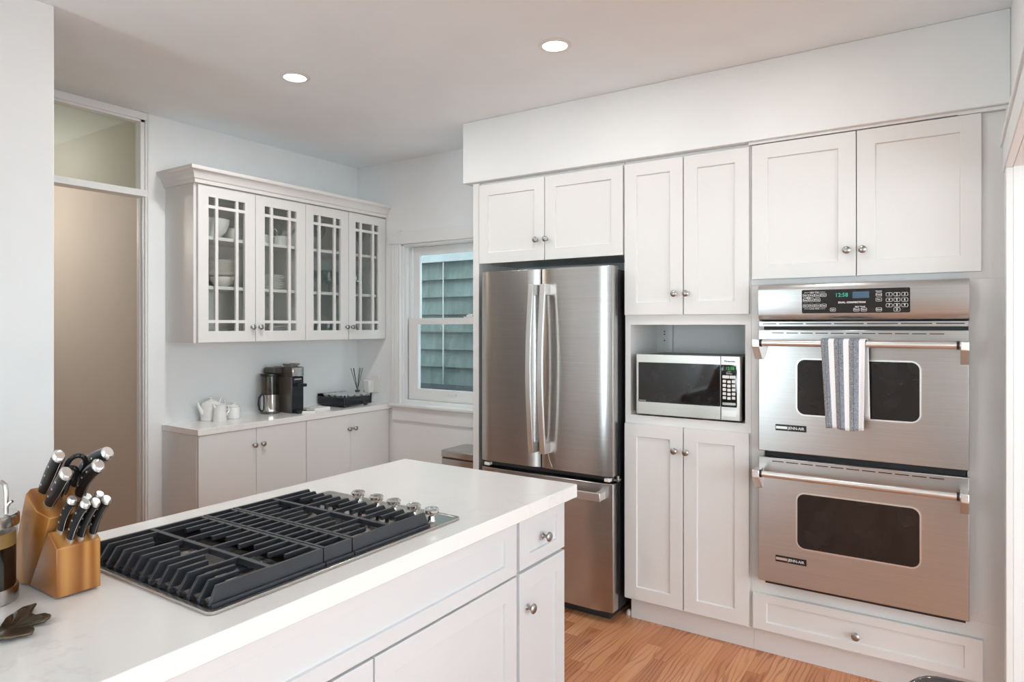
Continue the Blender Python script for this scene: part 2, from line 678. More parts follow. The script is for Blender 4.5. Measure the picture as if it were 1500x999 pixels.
w.box(1.15, 1.22, -3.18, -3.10, 0.1, 2.4).box(2.88, 2.95, -3.18, -3.10, 0.1, 2.4).box(2.02, 2.08, -3.18, -3.10, 0.1, 2.4)
w.box(1.15, 2.95, -3.18, -3.10, 0.1, 0.2).box(1.15, 2.95, -3.18, -3.10, 2.33, 2.4)
structure(w, 'window_2', M['trim'])

# soffit above the tall cabinets
structure(MB().box(-2.384, RX, 3.062, YW, 2.291, H), 'wall_soffit', M['wall'], 0.004)

# doorway frame with transom (door_1)
d1 = MB()
yj = 1.9375
d1.box(-3.80, XW, yj, 1.955, 0, H)                                     # jamb
d1.box(XW, XW + 0.012, yj, 1.957, 0, H - 0.002)                        # slim casing bead
d1.box(XW, XW + 0.018, 1.947, 1.9535, 0, H - 0.002)
d1.box(-3.735, XW, yj - 0.006, yj, 0, 2.175)
d1.box(-3.757, -3.750, yj - 0.010, yj, 0, 2.175)
d1.box(-3.775, -3.768, yj - 0.005, yj, 0, 2.175)
d1.box(-3.80, XW, 0.952, yj, 2.60, H)                                  # head
d1.box(XW, XW + 0.014, 0.952, 1.957, 2.598, H - 0.002)
d1.box(-3.795, XW + 0.016, 0.952, 1.957, 2.178, 2.214)                 # transom bar
d1.box(-3.775, XW + 0.004, yj - 0.022, yj, 2.214, 2.60)                # transom stops
d1.box(-3.775, XW + 0.004, 0.952, yj, 2.585, 2.60)
do1 = structure(d1, 'door_1', M['trim'], 0.002)
structure(MB().box(-3.765, -3.760, 0.952, yj - 0.02, 2.214, 2.588), 'transom_pane', M['transom'], parent=do1)

# window_1: casing, frame, sashes
w1 = MB()
fl = [(-3.354, YW), (-3.354, 3.478)]                                     # fluted side casing
for x in (-3.338, -3.322, -3.306, -3.290):
    fl += [(x - 0.004, 3.478), (x - 0.002, 3.484), (x + 0.002, 3.484), (x + 0.004, 3.478)]
fl += [(WX0, 3.478), (WX0, YW)]
w1.prism([(x, y, 0.927) for x, y in fl], (0, 0, 2.0475 - 0.927))
w1.box(-3.376, WX0 + 0.002, 3.472, YW, 2.048, 2.142)                    # corner block
w1.lathe([(0.030, 0), (0.030, 0.004), (0.022, 0.005), (0.018, 0.002), (0.010, 0.005), (0, 0.006)], (-3.322, 3.472, 2.095), (0, -1, 0), 20)
w1.box(WX0, -2.345, 3.480, YW, 2.045, 2.132)                            # head casing
w1.box(WX1, -2.345, 3.480, YW, 0.905, 2.045)
wi1 = structure(w1, 'window_1', M['trim'], 0.0015)
j = MB()
j.box(WX0, WX0 + 0.002, YW, 3.62, WZ0, WZ1)
j.box(WX0, WX0 + 0.012, YW, 3.512, WZ0, WZ1).box(WX0, WX0 + 0.020, 3.530, 3.543, WZ0, WZ1).box(WX0, WX0 + 0.024, 3.583, 3.588, WZ0, WZ1)
j.box(WX1 - 0.024, WX1, YW, 3.62, WZ0, WZ1)
j.box(WX0, WX1, YW, 3.62, WZ1 - 0.014, WZ1)
j.box(WX0, WX1, 3.52, 3.62, WZ0, 0.950)
structure(j, 'window_frame', M['trim'], 0.001, wi1)
s = MB()
s.box(-3.350, -2.345, 3.448, 3.545, 0.903, 0.926)
structure(s, 'window_sill', M['trim'], 0.006, wi1)
structure(MB().box(-3.345, -2.345, 3.480, YW, 0.805, 0.903), 'window_apron', M['trim'], 0.003, wi1)


def sash(name, x0, x1, z0, z1, y0, y1, gx0, gx1, gz0, gz1):
    s = MB()
    F = lambda a, b, c, d: [(a, y0, c), (b, y0, c), (b, y0, d), (a, y0, d)]
    s.ring(F(x0, x1, z0, z1), F(gx0, gx1, gz0, gz1), (0, y1 - y0, 0))
    o = structure(s, name, M['trim'], 0.002, wi1)
    ym = (y0 + y1) / 2
    structure(MB().box(gx0 - 0.004, gx1 + 0.004, ym - 0.002, ym + 0.002, gz0 - 0.004, gz1 + 0.004), 'window_pane', M['winglass'], parent=o)
    return o


up_s = sash('upper_sash', WX0 + 0.026, WX1 - 0.026, 1.482, 2.030, 3.590, 3.618, -3.184, -2.53, 1.522, 1.972)
lo_s = sash('lower_sash', WX0 + 0.024, WX1 - 0.026, 0.951, 1.524, 3.547, 3.580, -3.162, -2.53, 1.030, 1.482)
k = MB().box(-2.755, -2.665, 3.548, 3.578, 1.524, 1.532)
k.box(-2.735, -2.685, 3.552, 3.574, 1.532, 1.544).box(-2.725, -2.66, 3.556, 3.566, 1.544, 1.550)
structure(k, 'sash_lock', M['white'], 0.002, lo_s)
k = MB().box(-2.885, -2.815, 3.541, 3.547, 0.992, 1.000).box(-2.885, -2.875, 3.537, 3.547, 0.992, 1.010).box(-2.825, -2.815, 3.537, 3.547, 0.992, 1.010)
structure(k, 'sash_lift', M['white'], 0.001, lo_s)

# casing of the right-hand opening
c = MB()
c.box(0.140, RX, 2.93, 3.03, 0, 2.03)
c.box(0.136, RX, -1.8, 3.035, 2.03, 2.14)
c.box(0.128, RX, -1.8, 3.045, 2.125, 2.145)
c.box(0.140, RX, -1.8, -1.7, 0, 2.03)
structure(c, 'trim_1', M['trim'], 0.003)
structure(MB().box(0.1475, RX, 3.085, 3.099, 2.15, 2.288).box(0.0, RX - 0.001, 3.078, 3.0995, 2.276, 2.2905).box(-0.78, 0.0, 3.078, 3.0995, 2.279, 2.2905), 'trim_2', M['trim'], 0.001)

# ================================================================ TALL WALL OF CABINETS
YD, YC = 3.08, 3.10


def cab_body(parts, parent, mat=None):
    b = MB()
    for p in parts:
        b.box(*p)
    return b.build('body', mat or M['cab'], parent, smooth=0)


# fridge side panel
p = MB().box(-2.327, -2.285, 3.085, YW - 0.001, 0, 2.289)
tag(p.build('refrigerator_surround', M['cab'], origin=(-2.306, 3.08, 0), bevel=0.002), 'tall white end panel standing between the window and the steel refrigerator', 'panel')

# cabinet over the fridge
t = thing('wall_cabinet', 'white two-door cabinet mounted above the steel refrigerator', 'cabinet', (-1.83, 3.1, 1.822))
cab_body([(-2.284, -1.388, YC, YW - 0.001, 1.828, 2.289)], t)
for a, b, ku in ((-2.280, -1.8465, -1.892), (-1.8415, -1.391, -1.830)):
    d = shaker('y', YD, a, b, 1.824, 2.272).build('door', M['cab'], t, bevel=0.0012)
    knob(d, 'y', YD, ku, 1.934)

# pantry with open microwave niche
t = thing('pantry_cabinet', 'tall white four-door pantry cabinet with an open microwave niche', 'cabinet', (-1.08, 3.1, 0))
NX0, NX1, NZ0, NZ1 = -1.357, -0.800, 1.0295, 1.4755
for nm, bx in (('upper_carcass', (-1.385, -0.7735, YC, YW - 0.001, NZ1, 2.289)), ('lower_carcass', (-1.385, -0.7735, YC, YW - 0.001, 0.112, NZ0)),
               ('side_panel', (-1.385, NX0, YC, YW - 0.001, NZ0 + 0.0002, NZ1 - 0.0002)), ('side_panel', (NX1, -0.7735, YC, YW - 0.001, NZ0 + 0.0002, NZ1 - 0.0002)),
               ('back_panel', (NX0 + 0.0002, NX1 - 0.0002, 3.47, YW - 0.001, NZ0 + 0.0002, NZ1 - 0.0002)), ('toe_kick', (-1.372, -0.7735, 3.145, YW - 0.001, 0, 0.1115))):
    MB().box(*bx).build(nm, M['cab'], t, smooth=0)
sp_ = MB().box(NX0 + 0.0005, NX0 + 0.085, 3.452, 3.4695, NZ0 + 0.0005, NZ1 - 0.0005).build('shelf_support', M['cab'], t)
for z in (1.440, 1.425, 1.392):
    MB().cyl((NX0 + 0.042, 3.4519, z), (NX0 + 0.042, 3.4505, z), 0.0035, 10).build('pin_hole', M['dark'], sp_)
for a, b, ku in ((-1.381, -1.0835, -1.1205), (-1.0785, -0.779, -1.0635)):
    d = shaker('y', YD, a, b, 1.5235, 2.272).build('door', M['cab'], t, bevel=0.0012)
    knob(d, 'y', YD, ku, 1.623)
    d = shaker('y', YD, a, b, 0.1225, 0.988).build('door', M['cab'], t, bevel=0.0012)
    knob(d, 'y', YD, ku, 0.876)

# oven cabinet
t = thing('oven_cabinet', 'tall white cabinet housing the double oven, two doors above and a drawer below', 'cabinet', (-0.33, 3.1, 0))
for nm, bx in (('upper_carcass', (-0.7725, 0.161, YC, YW - 0.001, 1.6505, 2.2755)), ('side_panel', (-0.7725, -0.712, YC, YW - 0.001, 0.3465, 1.650)),
               ('side_panel', (0.030, 0.161, YC, YW - 0.001, 0.3465, 1.650)), ('lower_carcass', (-0.7725, 0.161, YC, YW - 0.001, 0.112, 0.346)),
               ('toe_kick', (-0.7725, 0.161, 3.145, YW - 0.001, 0, 0.1115))):
    MB().box(*bx).build(nm, M['cab'], t, smooth=0)
for a, b, ku in ((-0.766, -0.3505, -0.3825), (-0.3465, 0.0735, -0.3245)):
    d = shaker('y', YD, a, b, 1.677, 2.274, 0.066).build('door', M['cab'], t, bevel=0.0012)
    knob(d, 'y', YD, ku, 1.783)
d = shaker('y', YD, -0.762, 0.079, 0.1245, 0.284, 0.058, 0.036).build('drawer', M['cab'], t, bevel=0.0012)
knob(d, 'y', YD, -0.3495, 0.195)

# ================================================================ REFRIGERATOR
YF = 2.99
t = thing('refrigerator', 'stainless steel french-door refrigerator with a bottom freezer drawer', 'refrigerator', (-1.8, 3.1, 0))
b = MB().box(-2.195, -1.412, 3.068, 3.46, 0.05, 1.752)
b.box(-2.19, -1.418, 3.03, 3.07, 0.700, 0.722)
b.box(-2.15, -1.45, 3.06, 3.40, 0.0, 0.05)
b.build('case', M['casing'], t, bevel=0.004)


def bowed_door(x0, x1, z0, z1, name):
    mb = MB()
    n = 10
    rows = []
    for i in range(n + 1):
        f = i / n
        e = min(f, 1 - f)
        y = YF + 0.010 * max(0, 1 - e / 0.06) ** 2 + 0.004 * (2 * f - 1) ** 2
        rows.append((x0 + (x1 - x0) * f, y))
    loop = [(x, y, z0) for x, y in rows] + [(x1, 3.064, z0), (x0, 3.064, z0)]
    mb.prism(loop, (0, 0, z1 - z0))
    return mb.build(name, M['steel'], t, smooth=50, bevel=0.002)


def bow_handle(parent, x, z0, z1):
    pts = []
    n = 16
    for i in range(n + 1):
        f = i / n
        z = z0 + (z1 - z0) * f
        y = 2.937 - 0.030 * math.sin(PI * f)
        pts.append((y, z))
    mb = MB()
    prof = [(y, z) for y, z in pts] + [(y + 0.014, z) for y, z in reversed(pts)]
    mb.prism([(x - 0.015, y, z) for y, z in prof], (0.030, 0, 0))
    mb.box(x - 0.0145, x + 0.0145, 2.940, YF + 0.004, z1 - 0.055, z1)
    mb.box(x - 0.0145, x + 0.0145, 2.940, YF + 0.004, z0, z0 + 0.055)
    return mb.build('handle', M['satin'], parent, bevel=0.002, smooth=40)


dl = bowed_door(-2.2035, -1.8215, 0.728, 1.768, 'door')
bow_handle(dl, -1.842, 0.812, 1.685)
dr = bowed_door(-1.8150, -1.4065, 0.728, 1.768, 'door')
bow_handle(dr, -1.771, 0.812, 1.685)
em = MB().lathe([(0.0125, 0), (0.0125, 0.001), (0.0105, 0.001), (0.0105, 0)], (-1.545, YF + 0.0045, 1.652), (0, -1, 0), 24)
em.tube([(-1.549, YF + 0.003, 1.657), (-1.541, YF + 0.003, 1.657), (-1.548, YF + 0.003, 1.646), (-1.541, YF + 0.003, 1.646)], 0.0012, 6)
em.build('emblem', M['steel'], dr)
fz = bowed_door(-2.2035, -1.4065, 0.060, 0.692, 'freezer_drawer')
hb = MB().box(-2.150, -1.442, 2.928, 2.942, 0.617, 0.657)
hb.box(-2.150, -2.115, 2.940, YF + 0.006, 0.619, 0.655).box(-1.477, -1.442, 2.940, YF + 0.006, 0.619, 0.655)
hb.build('handle', M['satin'], fz, bevel=0.002)
hg = MB().box(-2.185, -2.150, 3.000, 3.03, 0.7005, 0.718)
hg.build('hinge', M['white'], t, bevel=0.003)
hg = MB().box(-1.455, -1.424, 3.000, 3.03, 0.7005, 0.718)
hg.build('hinge', M['white'], t, bevel=0.003)
hg = MB().box(-1.425, -1.392, 3.035, 3.068, 0.703, 0.712).cyl((-1.400, 3.045, 0.700), (-1.400, 3.045, 0.727), 0.007)
hg.build('hinge_bracket', M['nickel'], t, bevel=0.001)
MB().lathe([(0, 0), (0.014, 0), (0.016, 0.008), (0.012, 0.022), (0.006, 0.026), (0, 0.03)], (-1.392, 3.165, 0.0003)).build('levelling_foot', M['white'], t)
sg = MB().tube([(-1.752, 2.96, 0.83), (-1.748, 2.965, 0.79), (-1.740, 2.968, 0.765), (-1.733, 2.972, 0.745)], 0.0012, 6)
sg.build('handle_string', M['white'], dr)

# ================================================================ MICROWAVE
YM = 3.088
t = thing('microwave_oven', 'stainless steel microwave with dark window in the white pantry niche', 'microwave', (-1.07, 3.2, NZ0))
MX0, MX1, MZ0, MZ1 = -1.325, -0.815, 1.0385, 1.331
MB().box(MX0 + 0.004, MX1 - 0.004, YM + 0.03, 3.44, MZ0 + 0.002, MZ1 - 0.003).build('case', M['casing'], t, bevel=0.003)
for x in (MX0 + 0.04, MX1 - 0.04):
    for y in (YM + 0.06, 3.40):
        MB().cyl((x, y, NZ0), (x, y, MZ0 + 0.003), 0.012, 14).build('foot', M['black'], t)
F = plane_map('y', YM)
d = MB().prism([(x, y, MZ0) for x, y in ((MX0, YM + 0.006), (MX0 + 0.006, YM), (-0.9075, YM), (-0.9075, YM + 0.032), (MX0, YM + 0.032))], (0, 0, MZ1 - MZ0)).build('door', M['mwsteel'], t, bevel=0.0015)
MB().prism([F(*q, 0.0012) for q in rrect(MX0 + 0.0155, -0.9085, 1.099, 1.2925, 0.004, 3)], (0, 0.003, 0)).build('window', M['blackglass'], d)
lt = MB().text('Inverter', 0.011, F(MX0 + 0.020, 1.106, 0.0014), (1, 0, 0), (0, 0, 1), 'LEFT')
lt.build('lettering', M['legend'], d, smooth=0)
cp = MB().prism([(x, y, MZ0) for x, y in ((-0.9055, YM), (MX1 - 0.006, YM), (MX1, YM + 0.006), (MX1, YM + 0.032), (-0.9055, YM + 0.032))], (0, 0, MZ1 - MZ0)).build('control_panel', M['mwsteel'], t, bevel=0.0015)
MB().prism([F(*q, 0.0012) for q in rrect(-0.9045, -0.8335, 1.099, 1.2925, 0.003, 3)], (0, 0.003, 0)).build('keypad_glass', M['blackglass'], cp)
MB().prism([F(*q, 0.0016) for q in rrect(-0.8900, -0.8380, 1.2640, 1.2870, 0.002, 2)], (0, 0.001, 0)).build('display', M['dark'], cp)
MB().text('12:58', 0.018, F(-0.864, 1.2755, 0.0020), (1, 0, 0), (0, 0, 1)).build('digits', M['mwgreen'], cp, smooth=0)
lt = MB().text('Panasonic', 0.0125, F(-0.8660, 1.3085, 0.0003), (1, 0, 0), (0, 0, 1), bold=0.0004)
lt.build('brand_lettering', M['ink'], cp, smooth=0)
MB().text('Genius', 0.010, F(-0.868, 1.2525, 0.0016), (1, 0, 0), (0, 0, 1)).build('lettering', M['legend'], cp, smooth=0)
bt = MB()
bt.prism([F(*q, 0.0025) for q in rrect(-0.8985, -0.8680, 1.2300, 1.2440, 0.002, 2)], (0, 0.002, 0))
bt.prism([F(*q, 0.0025) for q in rrect(-0.8660, -0.8395, 1.2300, 1.2440, 0.002, 2)], (0, 0.002, 0))
bt.build('button', M['white'], cp)
for r_ in range(5):
    for c_ in range(3):
        u, v = -0.897 + c_ * 0.0208, 1.2105 - r_ * 0.0188 - (0.002 if c_ == 1 else 0)
        MB().prism([F(*q, 0.0025) for q in rrect(u, u + 0.0150, v, v + 0.0125, 0.002, 2)], (0, 0.002, 0)).build('button', M['white'], cp)
MB().prism([F(*q, 0.002) for q in rrect(-0.8985, -0.8390, 1.1085, 1.1195, 0.002, 2)], (0, 0.002, 0)).build('button', M['nickel'], cp)
MB().prism([F(*q, 0.002) for q in rrect(-0.9000, -0.8350, 1.0550, 1.0860, 0.003, 3)], (0, 0.003, 0)).build('door_release', M['satin'], cp, bevel=0.0008)

# ================================================================ DOUBLE WALL OVEN
YO = 3.03
OX0, OX1 = -0.7256, 0.0360
t = thing('double_wall_oven', 'stainless steel double wall oven with black control panel and two bar handles', 'oven', (-0.345, 3.1, 0.35))
b = MB().box(-0.708, 0.026, 3.066, 3.48, 0.352, 1.645)
b.build('case', M['dark'], t)
bk = MB().box(-0.700, 0.024, 3.045, 3.066, 0.350, 0.362)
bk.build('bottom_strip', M['black'], t)
# control panel: rolled top edge, flat face, lip turned back below
prof = [(3.099, 1.648), (3.040, 1.648), (3.030, 1.645), (3.024, 1.637), (3.022, 1.622), (3.026, 1.52), (3.033, 1.503), (3.050, 1.491), (3.099, 1.489)]
cp = MB().prism([(OX0, y, z) for y, z in prof], (OX1 - OX0, 0, 0)).build('control_panel', M['steelh'], t, bevel=0.0012)
FP = lambda u, v, d=0: (u, 3.022 + (1.622 - v) * 0.004 / 0.102 - d, v)
MB().prism([FP(*q, 0.0012) for q in rrect(-0.5476, -0.1546, 1.5225, 1.6205, 0.005, 3)], (0, 0.003, 0)).build('display_glass', M['blackglass'], cp)
w_, h_ = 0.0215, 0.0145


def key(cx, cz, legend, size=0.0070, w=w_, h=h_):
    kp = MB()
    o_ = rrect(cx - w / 2, cx + w / 2, cz - h / 2, cz + h / 2, 0.004, 3)
    i_ = rrect(cx - w / 2 + 0.0011, cx + w / 2 - 0.0011, cz - h / 2 + 0.0011, cz + h / 2 - 0.0011, 0.003, 3)
    kp.ring([FP(*q, 0.0016) for q in o_], [FP(*q, 0.0016) for q in i_], (0, 0.0008, 0))
    kp.text(legend, size, FP(cx, cz, 0.0016), (1, 0, 0), (0, 0, 1), bold=0.0002)
    kp.build('key', M['legend'], cp, smooth=0)


def word(s, cx, cz, size, bold=0.0002, sp=1.0, rules=0):
    kp = MB()
    kp.text(s, size, FP(cx, cz, 0.0016), (1, 0, 0), (0, 0, 1), bold=bold, spacing=sp)
    if rules:
        y_ = FP(cx, cz, 0.0016)[1]
        kp.box(cx - 0.040, cx - 0.019, y_, y_ + 0.0008, cz - 0.0007, cz + 0.0003).box(cx + 0.019, cx + 0.040, y_, y_ + 0.0008, cz - 0.0007, cz + 0.0003)
    kp.build('lettering', M['legend'], cp, smooth=0)


for r_, row_ in enumerate(('123', '456', '789')):
    for c_, ch in enumerate(row_):
        key(-0.2260 + c_ * 0.0265, 1.5945 - r_ * 0.0215, ch, 0.012, 0.0225)
key(-0.1995, 1.5345, '0', 0.012, 0.0225)
for cx, cz, s in ((-0.5325, 1.597, 'Bake'), (-0.5095, 1.597, 'Broil'), (-0.4865, 1.597, 'Conv'), (-0.4635, 1.598, 'Conv'),
                  (-0.5325, 1.578, 'Roast'), (-0.5095, 1.578, 'Broil'), (-0.4865, 1.578, 'Dehy'),
                  (-0.5325, 1.554, 'Bake'), (-0.5095, 1.554, 'Broil'), (-0.4865, 1.554, 'Conv'), (-0.4635, 1.554, 'Clean'),
                  (-0.4285, 1.537, 'Light'), (-0.3420, 1.536, 'Timer'), (-0.3150, 1.536, 'Timer'),
                  (-0.2620, 1.595, 'Preset'), (-0.2620, 1.575, 'Favs'), (-0.2620, 1.536, 'Clock')):
    key(cx, cz, s)
word('Upper Oven', -0.498, 1.6105, 0.0068, rules=1)
word('Lower Oven', -0.498, 1.5415, 0.0068, rules=1)
word('Baking', -0.521, 1.5875, 0.0058)
word('Start / Cancel', -0.3285, 1.5485, 0.0065)
word('Memory', -0.2620, 1.6085, 0.0065)
word('DUAL CONVECTION', -0.3585, 1.5655, 0.0098, 0.0004, 1.1)
MB().text('12:58', 0.022, FP(-0.396, 1.5960, 0.0016), (1, 0, 0), (0, 0, 1), bold=0.0003).build('clock_digits', M['clockgreen'], cp, smooth=0)
MB().prism([FP(*q, 0.0016) for q in rrect(-0.3560, -0.2960, 1.5825, 1.6090, 0.001, 1)], (0, 0.001, 0)).build('status_display', M['lcdblue'], cp)
vs = MB().box(OX0 + 0.002, OX1 - 0.003, 3.036, 3.066, 1.468, 1.4885)
vs.build('vent_strip', M['steelh'], t, bevel=0.001)
sl = MB()
for a, b in ((-0.709, -0.652), (-0.641, -0.545), (-0.534, -0.436), (-0.426, -0.317), (-0.305, -0.197), (-0.187, -0.082), (-0.070, 0.021)):
    sl.box(a, b, 3.0352, 3.0358, 1.4775, 1.4815)
sl.build('vent_slots', M['dark'], t)
MB().box(-0.706, 0.033, 3.045, 3.066, 1.4535, 1.468).build('gap_strip', M['dark'], t)


def oven_door(z0, z1, gz0, gz1, hz, slot_z, bz):
    d = MB().box(OX0, OX1, YO, YO + 0.034, z0, z1).build('door', M['steelh'], t, bevel=0.003)
    Fo = plane_map('y', YO)
    gx0, gx1 = -0.5665, -0.1235
    MB().ring([Fo(*q, 0.0022) for q in rrect(gx0 - 0.006, gx1 + 0.006, gz0 - 0.006, gz1 + 0.006, 0.036, 8)],
              [Fo(*q, 0.0022) for q in rrect(gx0, gx1, gz0, gz1, 0.030, 8)], (0, 0.003, 0)).build('window_trim', M['satin'], d)
    MB().prism([Fo(*q, 0.0008) for q in rrect(gx0 - 0.002, gx1 + 0.002, gz0 - 0.002, gz1 + 0.002, 0.030, 8)], (0, 0.002, 0)).build('window', M['blackglass'], d)
    v = MB()
    n = 11
    for k in range(n):
        a = -0.669 + k * 0.0578
        v.box(a, a + 0.0475, YO - 0.0006, YO + 0.001, slot_z - 0.0018, slot_z + 0.0018)
    v.build('vent_slots', M['dark'], d)
    h = MB().cyl((-0.712, 2.962, hz), (0.014, 2.962, hz), 0.0135, 24)
    h = h.build('handle', M['satin'], d)
    for a, b in ((-0.7345, -0.7045), (0.0075, 0.0345)):
        MB().prism([(a, y, z) for y, z in ((2.948, hz + 0.0145), (YO, hz + 0.0145), (YO, hz - 0.072), (3.008, hz - 0.072), (2.948, hz - 0.018))], (b - a, 0, 0)).build('handle_bracket', M['satin'], h, bevel=0.003)
    for x in (-0.6985, 0.0005):
        MB().cyl((x - 0.0045, 2.962, hz), (x + 0.0045, 2.962, hz), 0.0160, 24).build('handle_ring', M['black'], h)
    bd = MB().prism([Fo(*q, 0.0018) for q in rrect(-0.6545, -0.5305, bz - 0.0135, bz + 0.0135, 0.001, 1)], (0, 0.003, 0)).build('badge', M['black'], d)
    MB().box(-0.652, -0.6065, YO - 0.0024, YO - 0.0017, bz - 0.0055, bz + 0.0055).build('badge_bar', M['satin'], bd)
    MB().text('JENN-AIR', 0.0155, Fo(-0.6035, bz - 0.0005, 0.0019), (1, 0, 0), (0, 0, 1), 'LEFT', bold=0.0003).build('badge_lettering', M['legend'], bd, smooth=0)
    return d


oven_door(0.928, 1.4530, 1.0965, 1.3275, 1.398, 1.4395, 1.0345)
oven_door(0.3625, 0.901, 0.531, 0.7605, 0.841, 0.8865, 0.471)

# towel over the upper handle
tw = MB()
uvl = tw.bm.loops.layers.uv.new('UVMap')
nu, zt = 30, 1.4125


def towel_sheet(ztop, zbot, y_at, x0t, x1t, x0b, x1b, seed):
    rows = []
    nv = 26
    for j_ in range(nv + 1):
        f = j_ / nv
        z = ztop + (zbot - ztop) * f
        row = []
        for i_ in range(nu + 1):
            u = i_ / nu
            x = (x0t + (x0b - x0t) * f) * (1 - u) + (x1t + (x1b - x1t) * f) * u
            wv = 0.0035 * math.sin(u * 9 + seed) * f + 0.002 * math.sin(u * 21 + f * 2 + seed)
            row.append(tw.bm.verts.new((x, y_at(f) + wv, z + 0.003 * math.sin(u * 7 + seed) * f)))
        rows.append(row)
    for a, b in zip(rows, rows[1:]):
        for i_ in range(nu):
            fc = tw.bm.faces.new((a[i_], a[i_ + 1], b[i_ + 1], b[i_]))
            for lp, u in zip(fc.loops, (i_, i_ + 1, i_ + 1, i_)):
                lp[uvl].uv = (u / nu, 0.5)
    return rows


fr_ = towel_sheet(1.408, 1.056, lambda f: 2.9415 + 0.010 * f, -0.4620, -0.3030, -0.4440, -0.3085, 0.3)
bk_ = towel_sheet(1.408, 1.098, lambda f: 2.983 + 0.018 * f, -0.4580, -0.2945, -0.4400, -0.2900, 1.7)
prev = fr_[0]
for k in range(1, 9):
    a = PI * k / 8
    row = []
    for i_ in range(nu + 1):
        p0, p1 = fr_[0][i_].co, bk_[0][i_].co
        if k == 8:
            row = bk_[0]
            break
        c_ = (p0 + p1) / 2
        x = p0.x + (p1.x - p0.x) * k / 8
        row.append(tw.bm.verts.new((x, c_.y - 0.5 * (p1.y - p0.y) * math.cos(a), c_.z + 0.0105 * math.sin(a))))
    for i_ in range(nu):
        fc = tw.bm.faces.new((prev[i_], prev[i_ + 1], row[i_ + 1], row[i_]))
        for lp, u in zip(fc.loops, (i_, i_ + 1, i_ + 1, i_)):
            lp[uvl].uv = (u / nu, 0.5)
    prev = row
to = tw.build('dish_towel', M['towel'], origin=(-0.38, 2.96, 1.41), normals=True, smooth=60)
sm = to.modifiers.new('cloth_thickness', 'SOLIDIFY')
sm.thickness = 0.003
sm.offset = 0
tag(to, 'grey and white striped dish towel hanging over the upper oven handle', 'towel')

# ================================================================ GLASS-FRONT WALL CABINETS
XG = -3.42
GZ0, GZ1 = 1.377, 2.2365
SH = (1.9675, 1.6925)
muls = [2.0675, 2.4255, 2.7865, 3.1450, 3.4930]


def glass_cabinet(y0, y1, doors, label, knobs):
    t = thing('wall_cabinet', label, 'cabinet', (XW, (y0 + y1) / 2, GZ0))
    b = MB()
    b.box(XW + 0.001, -3.441, y0, y0 + 0.016, GZ0, 2.2443)
    b.box(XW + 0.001, -3.441, y1 - 0.016, y1, GZ0, 2.2443)
    b.box(XW + 0.001, -3.4412, y0 + 0.015, y1 - 0.015, GZ0 + 0.0005, GZ0 + 0.018)
    b.box(XW + 0.001, -3.4412, y0 + 0.015, y1 - 0.015, 2.225, 2.2445)
    b.build('body', M['cab'], t, smooth=0)
    MB().box(XW + 0.0015, XW + 0.008, y0 + 0.0155, y1 - 0.016, GZ0 + 0.018, 2.225).build('back_panel', M['cabin'], t, smooth=0)
    for z in SH:
        MB().box(XW + 0.009, -3.447, y0 + 0.017, y1 - 0.017, z - 0.018, z).build('shelf', M['cab'], t, smooth=0)
    for (a, c), ku in zip(doors, knobs):
        Fx = plane_map('x', XG)
        a += 0.0022
        c -= 0.0022
        o0, o1, h0, h1 = a + 0.0605, c - 0.0665, 1.4415, 2.1795
        L = lambda p, q, r_, s_: [Fx(p, r_), Fx(q, r_), Fx(q, s_), Fx(p, s_)]
        d = MB().ring(L(a, c, GZ0 + 0.002, GZ1), L(o0, o1, h0, h1), (-0.020, 0, 0))
        d = d.build('door', M['cab'], t, bevel=0.0012)
        g = MB()
        for y in (o0 + 0.0415, o1 - 0.0415 - 0.0175):
            g.box(XG - 0.016, XG - 0.002, y, y + 0.0175, h0 - 0.001, h1 + 0.001)
        for z in (h0 + 0.0445, h1 - 0.0445 - 0.0170):
            g.box(XG - 0.0164, XG - 0.0024, o0 - 0.001, o1 + 0.001, z, z + 0.0170)
        g.build('muntin', M['cab'], d, smooth=0)
        MB().box(XG - 0.0135, XG - 0.0105, o0 - 0.006, o1 + 0.006, h0 - 0.006, h1 + 0.006).build('glass_pane', M['cabglass'], d, smooth=0)
        knob(d, 'x', XG, ku, 1.463, 0.95)
    return t


glass_cabinet(2.0555, 2.7860, [(muls[0], muls[1]), (muls[1], muls[2])], 'white wall cabinet holding plates and bowls behind two muntined glass doors', (2.4005, 2.4510))
glass_cabinet(2.7870, 3.4935, [(muls[2], muls[3]), (muls[3], muls[4])], 'white wall cabinet holding stemware behind two muntined glass doors, beside the window', (3.1210, 3.1700))

cm_ = MB()
prof = [(0.000, 2.2445), (0.010, 2.2445), (0.012, 2.262), (0.020, 2.268), (0.026, 2.288), (0.042, 2.306), (0.050, 2.309), (0.053, 2.316), (0.053, 2.328), (0.000, 2.328)]
paths = []
for d_, z in prof:
    paths.append([cm_.bm.verts.new(p) for p in ((XW + 0.001, 2.0555 - d_, z), (XG + d_, 2.0555 - d_, z), (XG + d_, YW - 0.004, z))])
for a, b in zip(paths, paths[1:]):
    for k in range(2):
        cm_.bm.faces.new((a[k], a[k + 1], b[k + 1], b[k]))
cm_.bm.faces.new([p[0] for p in paths])
cm_.bm.faces.new([p[2] for p in paths])
cm_.poly([(XW + 0.001, 2.0555, 2.328), (XG, 2.0555, 2.328), (XG, YW - 0.004, 2.328), (XW + 0.001, YW - 0.004, 2.328)])
cm_.poly([(XW + 0.001, 2.0555, 2.2445), (XG, 2.0555, 2.2445), (XG, YW - 0.004, 2.2445), (XW + 0.001, YW - 0.004, 2.2445)])
tag(cm_.build('crown_moulding', M['cab'], origin=(XG, 2.78, 2.2445), smooth=30), 'white stepped crown moulding along the top of the glass-door cabinets', 'moulding')


